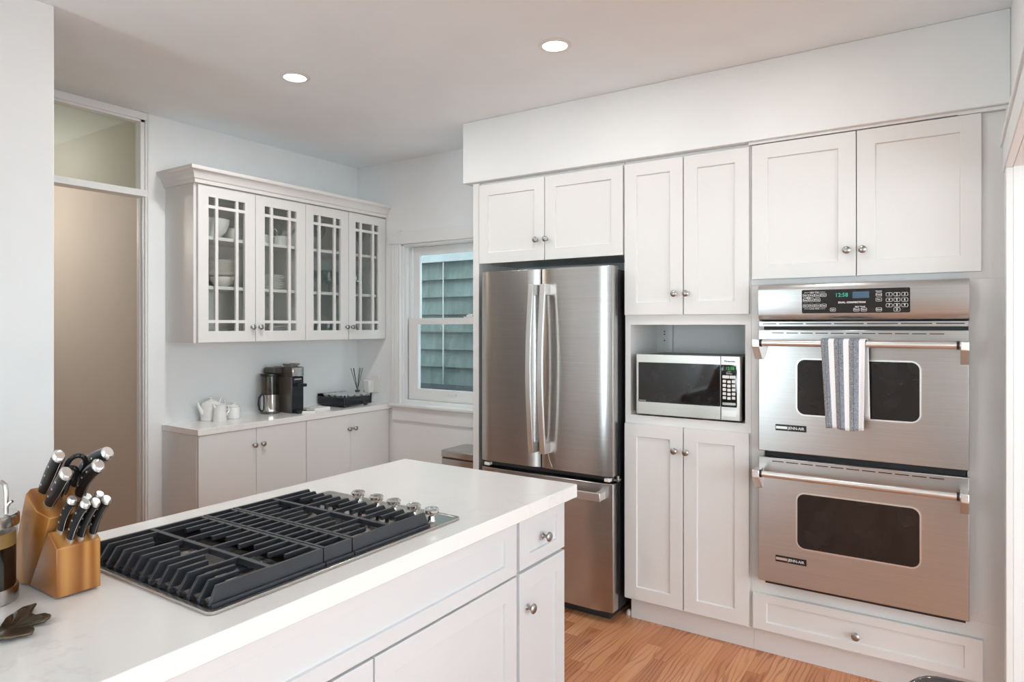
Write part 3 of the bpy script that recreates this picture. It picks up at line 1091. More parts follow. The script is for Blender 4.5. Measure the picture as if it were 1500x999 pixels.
# dishes
def bowl_mb(r, h, x, y, z, foot=0.5, lip=0.006):
    p = [(0, 0.0), (r * foot, 0.0), (r * foot, 0.006), (r * 0.80, h * 0.38), (r * 0.95, h * 0.75), (r, h), (r - lip, h), (r * 0.90, h * 0.72), (r * 0.70, h * 0.36), (r * 0.35, 0.014), (0, 0.012)]
    return MB().lathe(p, (x, y, z), seg=32)


def plate_mb(r, x, y, z, h=0.018):
    p = [(0, 0.0), (r * 0.58, 0.0), (r * 0.64, 0.004), (r * 0.98, h - 0.003), (r, h - 0.001), (r * 0.985, h), (r * 0.66, 0.009), (r * 0.55, 0.006), (0, 0.006)]
    return MB().lathe(p, (x, y, z), seg=32)


def dish(name, mb, mat, label, cat, group=None, origin=(0, 0, 0)):
    return tag(mb.build(name, mat, origin=origin), label, cat, group)


DX = -3.578
dish('serving_bowl', bowl_mb(0.108, 0.112, DX, 2.235, SH[0] + 0.0005, 0.45), M['china'], 'large white bowl on the top shelf behind the leftmost glass door', 'bowl', origin=(DX, 2.235, SH[0]))
p = [(0, 0), (0.058, 0), (0.062, 0.004), (0.068, 0.078), (0.064, 0.078), (0.057, 0.010), (0, 0.008)]
dish('round_dish', MB().lathe(p, (DX - 0.02, 2.445 - 0.03, SH[0] + 0.0005), seg=32), M['cream'], 'straight-sided cream dish right of the large bowl on the top shelf', 'dish', origin=(DX, 2.415, SH[0]))
# middle shelf, first door
dish('cereal_bowl', bowl_mb(0.070, 0.062, DX, 2.315, SH[1] + 0.0005), M['cream'], 'deep cream bowl under the stacked shallow bowls behind the leftmost glass door', 'bowl', origin=(DX, 2.315, SH[1]))
z = SH[1] + 0.064
for i in range(8):
    dish('shallow_bowl', MB().lathe([(0, 0), (0.045, 0), (0.082, 0.016), (0.094, 0.024), (0.092, 0.025), (0.078, 0.019), (0.04, 0.004), (0, 0.004)], (DX, 2.305, z), seg=32),
         M['cream'], '%s of eight shallow bowls stacked on the deep cream bowl' % ordinal(i, 8), 'bowl', 'shallow bowls stacked behind the first glass door', (DX, 2.305, z))
    z += 0.0098
for i in range(2):
    dish('side_bowl', bowl_mb(0.052, 0.050, DX + 0.03, 2.142, SH[1] + 0.0005 + i * 0.040), M['cream'], '%s of two cream bowls at the far left of the middle glass shelf' % ('lower' if i == 0 else 'upper'), 'bowl', 'pair of bowls left of the bowl stack', (DX, 2.142, SH[1]))
zb = GZ0 + 0.0185
for i in range(3):
    dish('dinner_plate', plate_mb(0.112, DX, 2.255, zb + i * 0.019), M['cream'], '%s of three cream plates on the cabinet floor behind the leftmost glass door' % ordinal(i, 3), 'plate', 'plates on the cabinet floor behind the first glass door', (DX, 2.255, zb))
# second door
dish('ramekin', bowl_mb(0.052, 0.062, DX, 2.612 - 0.03, SH[0] + 0.0005, 0.8), M['china'], 'left one of two small white dishes on the top shelf behind the second glass door', 'dish', origin=(DX, 2.58, SH[0]))
q = thing('handled_dish', 'small white dish with a loop handle behind the second glass door', 'dish', (DX, 2.718, SH[0]))
bowl_mb(0.058, 0.066, DX, 2.718, SH[0] + 0.0005, 0.8).build('bowl', M['china'], q)
lp = [(DX + 0.02, 2.660 + 0.017 * math.cos(a), SH[0] + 0.083 + 0.026 * math.sin(a)) for a in [2 * PI * k / 18 for k in range(19)]]
MB().tube(lp, 0.003, 8).build('loop_handle', M['china'], q)
z = SH[1] + 0.0005
for i in range(6):
    dish('salad_plate', plate_mb(0.104, DX + rnd.uniform(-.006, .006), 2.625 + rnd.uniform(-.008, .008), z, 0.02), M['china'], '%s of six white plates stacked behind the second glass door' % ordinal(i, 6), 'plate', 'plates on the middle shelf behind the second glass door', (DX, 2.625, z))
    z += 0.0145
for i in range(4):
    dish('dinner_plate', plate_mb(0.108, DX, 2.635, zb + i * 0.019), M['china'], '%s of four white plates on the cabinet floor behind the second glass door' % ordinal(i, 4), 'plate', 'plates on the cabinet floor behind the second glass door', (DX, 2.635, zb))


# stemware behind doors three and four
def wine_glass():
    p = [(0, 0), (0.033, 0), (0.033, 0.002), (0.006, 0.006), (0.0035, 0.02), (0.0035, 0.085), (0.010, 0.095), (0.030, 0.118), (0.036, 0.145), (0.033, 0.178), (0.029, 0.200),
         (0.028, 0.200), (0.032, 0.178), (0.0345, 0.145), (0.029, 0.120), (0.008, 0.097), (0, 0.095)]
    return MB().lathe(p, seg=20)


def tumbler():
    p = [(0, 0), (0.027, 0), (0.033, 0.105), (0.0318, 0.105), (0.026, 0.008), (0, 0.008)]
    return MB().lathe(p, seg=20)


def goblet():
    p = [(0, 0), (0.034, 0), (0.034, 0.002), (0.007, 0.006), (0.005, 0.055), (0.02, 0.066), (0.040, 0.09), (0.041, 0.12), (0.036, 0.150), (0.035, 0.150), (0.0395, 0.12), (0.0385, 0.092), (0.018, 0.069), (0, 0.066)]
    return MB().lathe(p, seg=20)


def row(name, builder, spots, z, label, cat, group):
    src = builder().build(name, M['stemglass'], origin=(0, 0, 0))
    n = len(spots)
    words = ['leftmost', 'second', 'third', 'fourth', 'fifth', 'sixth', 'seventh', 'eighth']
    for i, (x, y) in enumerate(spots):
        o = src if i == 0 else src.copy()
        if i:
            COL.objects.link(o)
        o.location = (x, y, z)
        w_ = 'rightmost' if i == n - 1 else words[i]
        tag(o, label % w_, cat, group)


row('wine_glass', wine_glass, [(-3.60, 2.905), (-3.56, 2.985), (-3.60, 3.055), (-3.56, 3.215), (-3.60, 3.295), (-3.56, 3.375)], SH[0] + 0.0005, '%s tall wine glass in the row on the top stemware shelf', 'glass', 'wine glasses on the top shelf')
row('goblet', goblet, [(-3.58, 2.860), (-3.58, 2.945), (-3.58, 3.030), (-3.58, 3.115), (-3.58, 3.200), (-3.58, 3.285), (-3.58, 3.370)], SH[1] + 0.0005, '%s short goblet in the row on the middle stemware shelf', 'glass', 'goblets on the middle shelf')
row('tumbler', tumbler, [(-3.57, 2.870), (-3.57, 2.945), (-3.57, 3.020), (-3.57, 3.095), (-3.57, 3.210), (-3.57, 3.285), (-3.57, 3.360)], zb, '%s clear tumbler in the row on the stemware cabinet floor', 'glass', 'tumblers on the cabinet floor')

# ================================================================ BASE CABINETS ON THE LEFT WALL
XB = -3.369
for y0, y1, ds, ks, lab in ((2.0395, 2.7505, (2.0405, 2.3938, 2.7495), (2.3765, 2.4320), 'white slab-door base cabinet under the teapot set'),
                            (2.7515, 3.4720, (2.7525, 3.1110, 3.4705), (3.0960, 3.1460), 'white slab-door base cabinet in the corner under the coffee capsule box')):
    t = thing('base_cabinet', lab, 'cabinet', (-3.55, (y0 + y1) / 2, 0))
    cab_body([(XW + 0.001, -3.3895, y0, y1, 0.09, 0.882), (XW + 0.001, -3.44, y0 + 0.002, y1, 0, 0.09)], t)
    for a, c, ku in ((ds[0], ds[1], ks[0]), (ds[1], ds[2], ks[1])):
        d = slab('x', XB, a + 0.0012, c - 0.0012, 0.10, 0.8805).build('door', M['cab'], t, bevel=0.001)
        knob(d, 'x', XB, ku, 0.786, 0.95)
tag(MB().box(XW + 0.001, -3.392, 3.4725, YW - 0.001, 0, 0.882).build('filler_panel', M['cab'], origin=(-3.55, 3.48, 0)), 'narrow white filler strip between the corner base cabinet and window wall', 'panel')
tag(MB().box(XW + 0.001, -3.3625, 2.0335, YW - 0.001, 0.8825, 0.917).build('worktop', M['quartz'], origin=(-3.55, 2.76, 0.8825), bevel=0.002), 'white quartz worktop along the left wall under the coffee machine', 'worktop')
CT = 0.917

# tea set
tea = thing('teapot', 'white china teapot with lid, the largest piece of the tea set', 'teapot', (-3.645, 2.285, CT))
MB().lathe([(0, 0), (0.052, 0), (0.056, 0.004), (0.058, 0.06), (0.056, 0.085), (0.050, 0.10), (0.040, 0.107), (0, 0.108)], (-3.645, 2.285, CT), seg=32).build('pot', M['china'], tea)
MB().lathe([(0.036, 0), (0.034, 0.006), (0.012, 0.012), (0.007, 0.016), (0.012, 0.024), (0.009, 0.030), (0, 0.032)], (-3.645, 2.285, CT + 0.107), seg=24).build('lid', M['china'], tea)
MB().tube([(-3.645, 2.235, CT + 0.045), (-3.643, 2.215, CT + 0.075), (-3.641, 2.203, CT + 0.105), (-3.640, 2.197, CT + 0.112)], [0.014, 0.010, 0.007, 0.006], 12).build('spout', M['china'], tea)
MB().tube([(-3.645, 2.335, CT + 0.095), (-3.645, 2.352, CT + 0.125), (-3.645, 2.372, CT + 0.115), (-3.645, 2.375, CT + 0.07), (-3.645, 2.340, CT + 0.025)], 0.006, 10).build('handle', M['china'], tea)
cr = thing('milk_jug', 'small white china milk jug in front of the teapot', 'jug', (-3.555, 2.285, CT))
MB().lathe([(0, 0), (0.036, 0), (0.038, 0.004), (0.034, 0.055), (0.032, 0.085), (0.036, 0.100), (0.034, 0.100), (0.030, 0.085), (0.030, 0.01), (0, 0.008)], (-3.555, 2.285, CT), seg=28).build('body', M['china'], cr)
MB().tube([(-3.555, 2.318, CT + 0.088), (-3.555, 2.338, CT + 0.085), (-3.555, 2.342, CT + 0.055), (-3.555, 2.320, CT + 0.030)], 0.0045, 8).build('handle', M['china'], cr)
MB().tube([(-3.555, 2.253, CT + 0.085), (-3.555, 2.241, CT + 0.105)], [0.009, 0.006], 10).build('spout', M['china'], cr)
su = thing('sugar_bowl', 'lidded white china sugar bowl right of the teapot', 'bowl', (-3.605, 2.405, CT))
MB().lathe([(0, 0), (0.034, 0), (0.038, 0.004), (0.040, 0.05), (0.036, 0.070), (0, 0.072)], (-3.605, 2.405, CT), seg=28).build('body', M['china'], su)
MB().lathe([(0.032, 0), (0.028, 0.008), (0.010, 0.013), (0.006, 0.017), (0.010, 0.024), (0, 0.028)], (-3.605, 2.405, CT + 0.071), seg=24).build('lid', M['china'], su)
MB().tube([(-3.605, 2.370, CT + 0.060), (-3.605, 2.352, CT + 0.055), (-3.605, 2.352, CT + 0.035), (-3.605, 2.368, CT + 0.022)], 0.004, 8).build('handle', M['china'], su)

# coffee machine
cf = thing('coffee_machine', 'titanium and black capsule coffee machine with a steel carafe, on the left worktop', 'coffee machine', (-3.58, 2.75, CT))
CX1 = -3.495
b = MB()
b.box(-3.690, CX1, 2.736, 2.829, CT, CT + 0.232)
b.build('body', M['bronzegrey'], cf, bevel=0.006)
hd = MB().prism([(-3.700, 2.665, z) for z in (0,)] and [(x, 2.736, z) for x, z in ((-3.695, CT + 0.232), (-3.695, CT + 0.278), (-3.675, CT + 0.292), (CX1 + 0.004, CT + 0.292), (CX1 + 0.004, CT + 0.232))], (0, 0.093, 0))
hd.prism([(x, 2.672, z) for x, z in ((-3.690, CT + 0.252), (-3.690, CT + 0.278), (-3.675, CT + 0.290), (-3.585, CT + 0.290), (-3.585, CT + 0.252))], (0, 0.064, 0))
hd.build('head', M['bronzegrey'], cf, bevel=0.005)
MB().box(CX1, CX1 + 0.010, 2.7385, 2.8265, CT + 0.232, CT + 0.290).build('front_band', M['chrome'], cf, bevel=0.004)
fp = MB().box(CX1, CX1 + 0.005, 2.7385, 2.8265, CT + 0.002, CT + 0.230).build('front_panel', M['bluebox'], cf, bevel=0.002)
MB().box(CX1 + 0.004, CX1 + 0.055, 2.752, 2.815, CT + 0.168, CT + 0.188).build('spout', M['black'], cf, bevel=0.004)
tr_ = MB().box(CX1 + 0.004, CX1 + 0.045, 2.752, 2.82, CT + 0.0005, CT + 0.020)
tr_.build('drip_tray', M['black'], cf, bevel=0.003)
MB().text('NESPRESSO', 0.011, (CX1 + 0.0052, 2.783, CT + 0.214), (0, 1, 0), (0, 0, 1), bold=0.0003).build('brand_lettering', M['legend'], cf, smooth=0)
lv = MB().tube([(-3.600, 2.756, CT + 0.292), (-3.600, 2.756, CT + 0.308), (-3.515, 2.756, CT + 0.308), (-3.515, 2.812, CT + 0.308), (-3.600, 2.812, CT + 0.308), (-3.600, 2.812, CT + 0.292)], 0.006, 8)
lv.box(-3.595, -3.520, 2.762, 2.806, CT + 0.2925, CT + 0.302)
lv.build('lever', M['nickel'], cf, bevel=0.002)
TX, TY = -3.628, 2.677
MB().lathe([(0.056, 0.118), (0.056, 0.235), (0.054, 0.235), (0.054, 0.118)], (TX, TY, CT), seg=32).build('tank', M['smoke'], cf)
MB().lathe([(0, 0.016), (0.057, 0.016), (0.057, 0.120), (0, 0.120)], (TX, TY, CT), seg=32).build('carafe_sleeve', M['chrome'], cf)
MB().lathe([(0, 0), (0.058, 0), (0.058, 0.0155), (0, 0.0155)], (TX, TY, CT), seg=32).build('carafe_base', M['bronzegrey'], cf)
MB().lathe([(0, 0.2355), (0.058, 0.2355), (0.059, 0.240), (0.058, 0.251), (0, 0.2515)], (TX, TY, CT), seg=32).build('tank_lid', M['black'], cf)
MB().tube([(TX, TY - 0.057, CT + 0.128), (TX, TY - 0.078, CT + 0.105), (TX, TY - 0.084, CT + 0.065), (TX, TY - 0.076, CT + 0.030), (TX, TY - 0.057, CT + 0.016)], 0.006, 10).build('handle', M['black'], cf)

# leaflets by the machine
bk1 = thing('leaflet_box', 'white cardboard sleeve lying flat in front of the black capsule box', 'box', (-3.50, 2.94, CT))
MB().box(-3.555, -3.455, 2.885, 3.015, CT, CT + 0.019).build('sleeve', M['paper'], bk1, bevel=0.001)
bk2 = thing('booklet', 'printed booklet resting on the coffee machine foot beside the white sleeve', 'booklet', (-3.46, 2.82, CT))
MB().prism([(-3.452, 2.782, CT), (-3.400, 2.842, CT), (-3.440, 2.880, CT), (-3.492, 2.85, CT)][::-1], (0, 0, 0.014)).build('pages', M['paper'], bk2)
MB().prism([(-3.450, 2.786, CT + 0.0141), (-3.406, 2.838, CT + 0.0141), (-3.418, 2.850, CT + 0.0141), (-3.462, 2.80, CT + 0.0141)][::-1], (0, 0, 0.0012)).build('cover_print', M['printed'], bk2)

# capsule drawer box with glass top
pb = thing('capsule_box', 'glossy black capsule drawer box with a glass top in the corner', 'box', (-3.57, 3.24, CT))
PX0, PX1, PY0, PY1 = -3.70, -3.435, 3.118, 3.372
b = MB().box(PX0, PX1, PY0, PY1, CT + 0.012, CT + 0.066)
b.build('case', M['bluebox'], pb, bevel=0.003)
for x in (PX0 + 0.03, PX1 - 0.03):
    for y in (PY0 + 0.03, PY1 - 0.03):
        MB().cyl((x, y, CT), (x, y, CT + 0.0125), 0.013, 14).build('foot', M['black'], pb)
dw = MB().box(PX1, PX1 + 0.003, PY0 + 0.012, PY1 - 0.012, CT + 0.016, CT + 0.054).build('drawer', M['bluebox'], pb, bevel=0.001)
MB().box(PX1 + 0.0029, PX1 + 0.004, 3.245, 3.283, CT + 0.018, CT + 0.036).build('finger_notch', M['dark'], dw)
MB().box(PX0 - 0.003, PX1 + 0.006, PY0 - 0.004, PY1 + 0.004, CT + 0.0835, CT + 0.0885).build('glass_top', M['glass'], pb, bevel=0.001)
rail = MB().box(PX0, PX0 + 0.004, PY0, PY1, CT + 0.066, CT + 0.0835).box(PX1 - 0.004, PX1, PY0, PY0 + 0.012, CT + 0.066, CT + 0.0835).box(PX1 - 0.004, PX1, PY1 - 0.012, PY1, CT + 0.066, CT + 0.0835)
rail.build('rail', M['black'], pb)
src = MB().lathe([(0, 0), (0.012, 0), (0.020, 0.008), (0.022, 0.013), (0.020, 0.0145), (0, 0.015)], seg=18).build('coffee_capsule', M['china'])
ci = 0
for i in range(4):
    for j_ in range(4):
        o = src if ci == 0 else src.copy()
        if ci:
            COL.objects.link(o)
        o.location = (PX0 + 0.040 + i * 0.061, PY0 + 0.040 + j_ * 0.058, CT + 0.0664)
        tag(o, 'pale coffee capsule lying under the glass top of the black box', 'capsule', 'coffee capsules under the glass top')
        ci += 1

# reed diffuser on the glass top
GT = CT + 0.0887
rx, ry = -3.475, 3.275
rd = thing('reed_diffuser', 'small reed diffuser with black sticks standing on the black box', 'diffuser', (rx, ry, GT))
MB().lathe([(0, 0), (0.0155, 0), (0.0165, 0.002), (0.0165, 0.026), (0.009, 0.032), (0.0085, 0.042), (0.0075, 0.042), (0.0075, 0.032), (0.0145, 0.025), (0.0145, 0.003), (0, 0.003)], (rx, ry, GT), seg=24).build('bottle', M['glass'], rd)
MB().lathe([(0.0167, 0.008), (0.0170, 0.008), (0.0170, 0.019), (0.0167, 0.019)], (rx, ry, GT), seg=24).build('bottle_label', M['ink'], rd)
MB().lathe([(0, 0.0035), (0.014, 0.0035), (0.014, 0.020), (0, 0.020)], (rx, ry, GT), seg=20).build('oil', M['smoke'], rd)
for dx, dy in ((-0.012, -0.050), (0.004, -0.042), (-0.004, -0.030), (0.010, 0.020), (-0.008, 0.026), (0.004, 0.046)):
    MB().tube([(rx - dx * 0.06, ry - dy * 0.06, GT + 0.006), (rx + dx, ry + dy, GT + 0.172)], 0.0020, 6).build('reed', M['black'], rd)

# outlet with plug-in
ot = thing('wall_outlet', 'white wall outlet plate left of the window casing', 'outlet', (-3.52, YW, 1.045))
MB().box(-3.565, -3.487, 3.4945, 3.4995, 0.985, 1.115).build('plate', M['white'], ot, bevel=0.002)
MB().box(-3.508, -3.500, 3.4925, 3.4955, 1.03, 1.07).build('socket', M['white'], ot)
pl = thing('plug_in_freshener', 'white plug-in air freshener in the outlet behind the black box', 'air freshener', (-3.565, 3.47, 1.03))
MB().box(-3.600, -3.535, 3.445, 3.494, 0.985, 1.080).build('body', M['white'], pl, bevel=0.010, segs=3)
MB().cyl((-3.588, 3.4452, 0.997), (-3.588, 3.443, 0.997), 0.005, 12).build('button', M['ink'], pl)

# ================================================================ ISLAND
IX, IZ = -1.16, 0.869
ISL = [(1.7755, 2.0760, 'narrow white drawer-and-door island cabinet at the far end by the refrigerator'),
       (0.5250, 1.7745, 'wide white island cabinet below the gas cooktop'),
       (-0.30, 0.5240, 'white island cabinet at the near end below the knife block')]
t1 = thing('island_cabinet', ISL[0][2], 'cabinet', (-1.5, 1.93, 0))
cab_body([(-1.90, -1.1805, 1.7755, 2.0740, 0.10, IZ - 0.001), (-1.85, -1.24, 1.78, 2.04, 0, 0.10)], t1, M['isl'])
d = shaker('x', IX, 1.7845, 2.0750, 0.6885, 0.8560, 0.062, 0.040, fu2=0.052).build('drawer', M['isl'], t1, bevel=0.0012)
knob(d, 'x', IX, 1.929, 0.765, 1.05)
d = shaker('x', IX, 1.7845, 2.0750, 0.115, 0.6780, 0.062, 0.062, fu2=0.052).build('door', M['isl'], t1, bevel=0.0012)
knob(d, 'x', IX, 1.829, 0.560, 1.05)
t2 = thing('island_cabinet', ISL[1][2], 'cabinet', (-1.5, 1.15, 0))
cab_body([(-1.90, -1.1805, 0.5250, 1.7745, 0.10, IZ - 0.001), (-1.85, -1.24, 0.53, 1.77, 0, 0.10)], t2, M['isl'])
shaker('x', IX, 0.5300, 1.7680, 0.6840, 0.8560, 0.062, 0.042).build('false_front', M['isl'], t2, bevel=0.0012)
for a, c in ((0.5300, 1.1440), (1.1500, 1.7670)):
    d = shaker('x', IX, a, c, 0.115, 0.6770, 0.062, 0.062).build('door', M['isl'], t2, bevel=0.0012)
    knob(d, 'x', IX, 1.100 if a < 1 else 1.195, 0.40, 1.05)
t3 = thing('island_cabinet', ISL[2][2], 'cabinet', (-1.5, 0.1, 0))
cab_body([(-1.90, -1.1805, -0.30, 0.5240, 0.10, IZ - 0.001), (-1.85, -1.24, -0.28, 0.52, 0, 0.10)], t3, M['isl'])
d = shaker('x', IX, -0.295, 0.5190, 0.115, 0.8560).build('door', M['isl'], t3, bevel=0.0012)
knob(d, 'x', IX, 0.47, 0.70, 1.05)
tag(MB().box(-1.9255, -1.1115, -0.32, 2.0810, IZ, 0.915).build('worktop', M['quartz'], origin=(-1.5, 0.9, IZ), bevel=0.003), 'thick white quartz island worktop carrying the gas cooktop', 'worktop')
TOP = 0.915

# ---------------------------------------------------------------- gas cooktop
ck = thing('gas_cooktop', 'stainless gas cooktop with black fin grates and five chrome knobs', 'cooktop', (-1.465, 1.13, TOP))
KX0, KX1, KY0, KY1 = -1.742, -1.187, 0.741, 1.518
tr = MB()
A = [(x, y, TOP + 0.0003) for x, y in rrect(KX0, KX1, KY0, KY1, 0.016, 5)]
tr.prism(A, (0, 0, 0.0022))
tr.ring([(x, y, TOP + 0.0004) for x, y in rrect(KX0 - 0.0004, KX1 + 0.0004, KY0 - 0.0004, KY1 + 0.0004, 0.016, 5)], [(x, y, TOP + 0.0004) for x, y in rrect(KX0 + 0.011, KX1 - 0.011, KY0 + 0.011, KY1 - 0.011, 0.010, 5)], (0, 0, 0.0066))
tr.box(KX0 + 0.008, KX1 - 0.008, 1.398, KY1 - 0.006, TOP + 0.0010, TOP + 0.0060)
tr.build('tray', M['tray'], ck, bevel=0.0012)
GX0, GX1, GT0, GT1 = -1.690, -1.2150, 0.9235, 0.9600
NF = 13
fw_ = 0.0078


def toothed_fin(mb, x, y0, y1, sgn, zb=0.9265, zm=0.949, w=fw_):
    # tall slanted end at y0, thin bar towards y1
    q = [(y0, zb), (y0 + sgn * 0.034, zb), (y0 + sgn * 0.058, zm), (y1, zm), (y1, GT1), (y0 + sgn * 0.022, GT1)]
    mb.prism([(x - w / 2, y, z) for y, z in q], (w, 0, 0))


def fin(mb, x, y0, y1, s0=0.0, s1=0.0, zt=GT1, zb=GT0, w=fw_):
    mb.prism([(x - w / 2, y0, zb), (x - w / 2, y1, zb), (x - w / 2, y1 - s1, zt), (x - w / 2, y0 + s0, zt)], (w, 0, 0))


xs = [GX0 + (GX1 - GX0) * k / NF for k in range(NF + 1)]
g = MB()                                                                 # near grate
for k, x in enumerate(xs):
    edge = k in (0, NF)
    if edge:
        fin(g, x, 0.756, 1.036, 0.016, 0.0)
    else:
        long = k % 3 == 1
        toothed_fin(g, x, 0.757, 0.902 if long else (0.846 if k % 3 == 0 else 0.862), 1)
        fin(g, x, 0.902 if long else (0.962 if k % 3 == 0 else 0.946), 1.034, zb=0.9495)
        if not edge:
            g.box(x - 0.005, x + 0.005, 0.757, 0.765, TOP + 0.003, 0.928)
g.box(GX0, GX1, 0.892, 0.904, 0.946, GT1 - 0.0005)
g.box(GX0, GX1, 1.026, 1.036, 0.935, GT1 - 0.0005)
g.box(GX1 - 0.002, GX1 + 0.012, 0.757, 1.036, TOP + 0.0035, 0.9285)
g.box(GX0 - 0.012, GX0 + 0.002, 0.757, 1.036, TOP + 0.0035, 0.9285)
g.build('grate', M['iron'], ck, bevel=0.0009)
g = MB()                                                                 # centre downdraft grille
for k, x in enumerate(xs):
    fin(g, x, 1.0395, 1.1235, 0, 0, zb=GT0 if k in (0, NF) else 0.938)
g.box(GX0, GX1, 1.0395, 1.0475, 0.930, GT1 - 0.0005)
g.box(GX0, GX1, 1.1155, 1.1235, 0.930, GT1 - 0.0005)
g.box(GX1 - 0.002, GX1 + 0.012, 1.0395, 1.1235, TOP + 0.0035, 0.9285)
g.box(GX0 - 0.012, GX0 + 0.002, 1.0395, 1.1235, TOP + 0.0035, 0.9285)
g.build('vent_grille', M['iron'], ck, bevel=0.0009)
MB().box(GX0 + 0.004, GX1 - 0.004, 1.049, 1.114, TOP + 0.003, 0.930).build('vent_well', M['dark'], ck)
g = MB()                                                                 # far grate
for k, x in enumerate(xs):
    edge = k in (0, NF)
    if edge:
        fin(g, x, 1.127, 1.404, 0.0, 0.016)
    else:
        long = k % 3 == 1
        toothed_fin(g, x, 1.403, 1.260 if long else (1.314 if k % 3 == 0 else 1.298), -1)
        fin(g, x, 1.129, 1.260 if long else (1.204 if k % 3 == 0 else 1.220), zb=0.9495)
        g.box(x - 0.005, x + 0.005, 1.392, 1.400, TOP + 0.003, 0.928)
g.box(GX0, GX1, 1.2505, 1.2625, 0.946, GT1 - 0.0005)
g.box(GX0, GX1, 1.127, 1.137, 0.935, GT1 - 0.0005)
g.box(GX1 - 0.002, GX1 + 0.012, 1.127, 1.402, TOP + 0.0035, 0.9285)
g.box(GX0 - 0.012, GX0 + 0.002, 1.127, 1.402, TOP + 0.0035, 0.9285)
g.build('grate', M['iron'], ck, bevel=0.0009)
for x, y, r in ((-1.570, 0.905, 0.040), (-1.335, 0.905, 0.050), (-1.570, 1.245, 0.050), (-1.335, 1.245, 0.036)):
    bn = MB().lathe([(0, 0), (r + 0.008, 0), (r + 0.008, 0.006), (r, 0.010), (r, 0.016), (0, 0.0165)], (x, y, TOP + 0.0026), seg=32).build('burner', M['alu'], ck)
    MB().lathe([(0, 0), (r - 0.004, 0), (r - 0.005, 0.006), (r - 0.015, 0.008), (0, 0.008)], (x, y, TOP + 0.0195), seg=32).build('burner_cap', M['iron'], bn)
for x, y in ((-1.548, 1.462), (-1.4635, 1.456), (-1.3875, 1.451), (-1.3050, 1.446), (-1.2320, 1.440)):
    MB().lathe([(0, 0), (0.013, 0), (0.011, 0.004), (0.010, 0.015), (0.017, 0.019), (0.0212, 0.026), (0.0212, 0.033), (0.018, 0.037), (0.014, 0.037), (0.012, 0.035), (0, 0.035)], (x, y, TOP + 0.0063), seg=28).build('control_knob', M['chrome'], ck)

# ---------------------------------------------------------------- knife block
kb = thing('knife_block', 'acacia wood knife block with a slanted rear tower and a low front step', 'knife block', (-1.6, 0.65, TOP))
y0, y1 = 0.606, 0.705
lowb = MB().prism([(-1.512, 0.6145, TOP + 0.004), (-1.512, 0.6955, TOP + 0.004), (-1.512, 0.6955, 1.0200), (-1.512, 0.6145, 1.0200)], (0, 0, 0))
lowb.bm.clear()
lowb.prism([(x, 0.6130, z) for x, z in ((-1.512, TOP + 0.004), (-1.512, 1.0195), (-1.553, 1.046), (-1.640, TOP + 0.004))], (0, 0.0835, 0))
lowb.build('front_step', M['wood'], kb, bevel=0.002)
tl = MB()
ch = 0.014
pro = [(-1.738, TOP + 0.004), (-1.636, TOP + 0.004), (-1.562, 1.072), (-1.652, 1.122)]
for sgn, ya, yb in ((1, y0, y0 + ch),):
    pass
n_ = []
# chamfered tower: cross-section octagon-like, swept from base to slanted top
base_x0, base_x1, top_p1, top_p0 = pro[0], pro[1], pro[2], pro[3]


def sect(p0, p1):
    (xa, za), (xb, zb_) = p0, p1
    L = lambda f: (xa + (xb - xa) * f, za + (zb_ - za) * f)
    c1, c2 = 0.14, 0.70
    a, b_ = L(c1), L(1 - 0.28)
    return [(a[0], y0, a[1]), (b_[0], y0, b_[1]), (xb, y0 + ch, zb_), (xb, y1 - ch, zb_), (b_[0], y1, b_[1]), (a[0], y1, a[1]), (xa, y1 - ch, za), (xa, y0 + ch, za)]


s0, s1 = sect(base_x0, base_x1), sect(top_p0, top_p1)
va = [tl.bm.verts.new(p) for p in s0]
vb = [tl.bm.verts.new(p) for p in s1]
tl.bm.faces.new(va)
tl.bm.faces.new(vb)
for k in range(8):
    j_ = (k + 1) % 8
    tl.bm.faces.new((va[k], va[j_], vb[j_], vb[k]))
tl.build('rear_tower', M['wood'], kb, bevel=0.002)
ft = MB().box(-1.72, -1.525, 0.622, 0.690, TOP + 0.0002, TOP + 0.0042).build('base_pad', M['black'], kb)


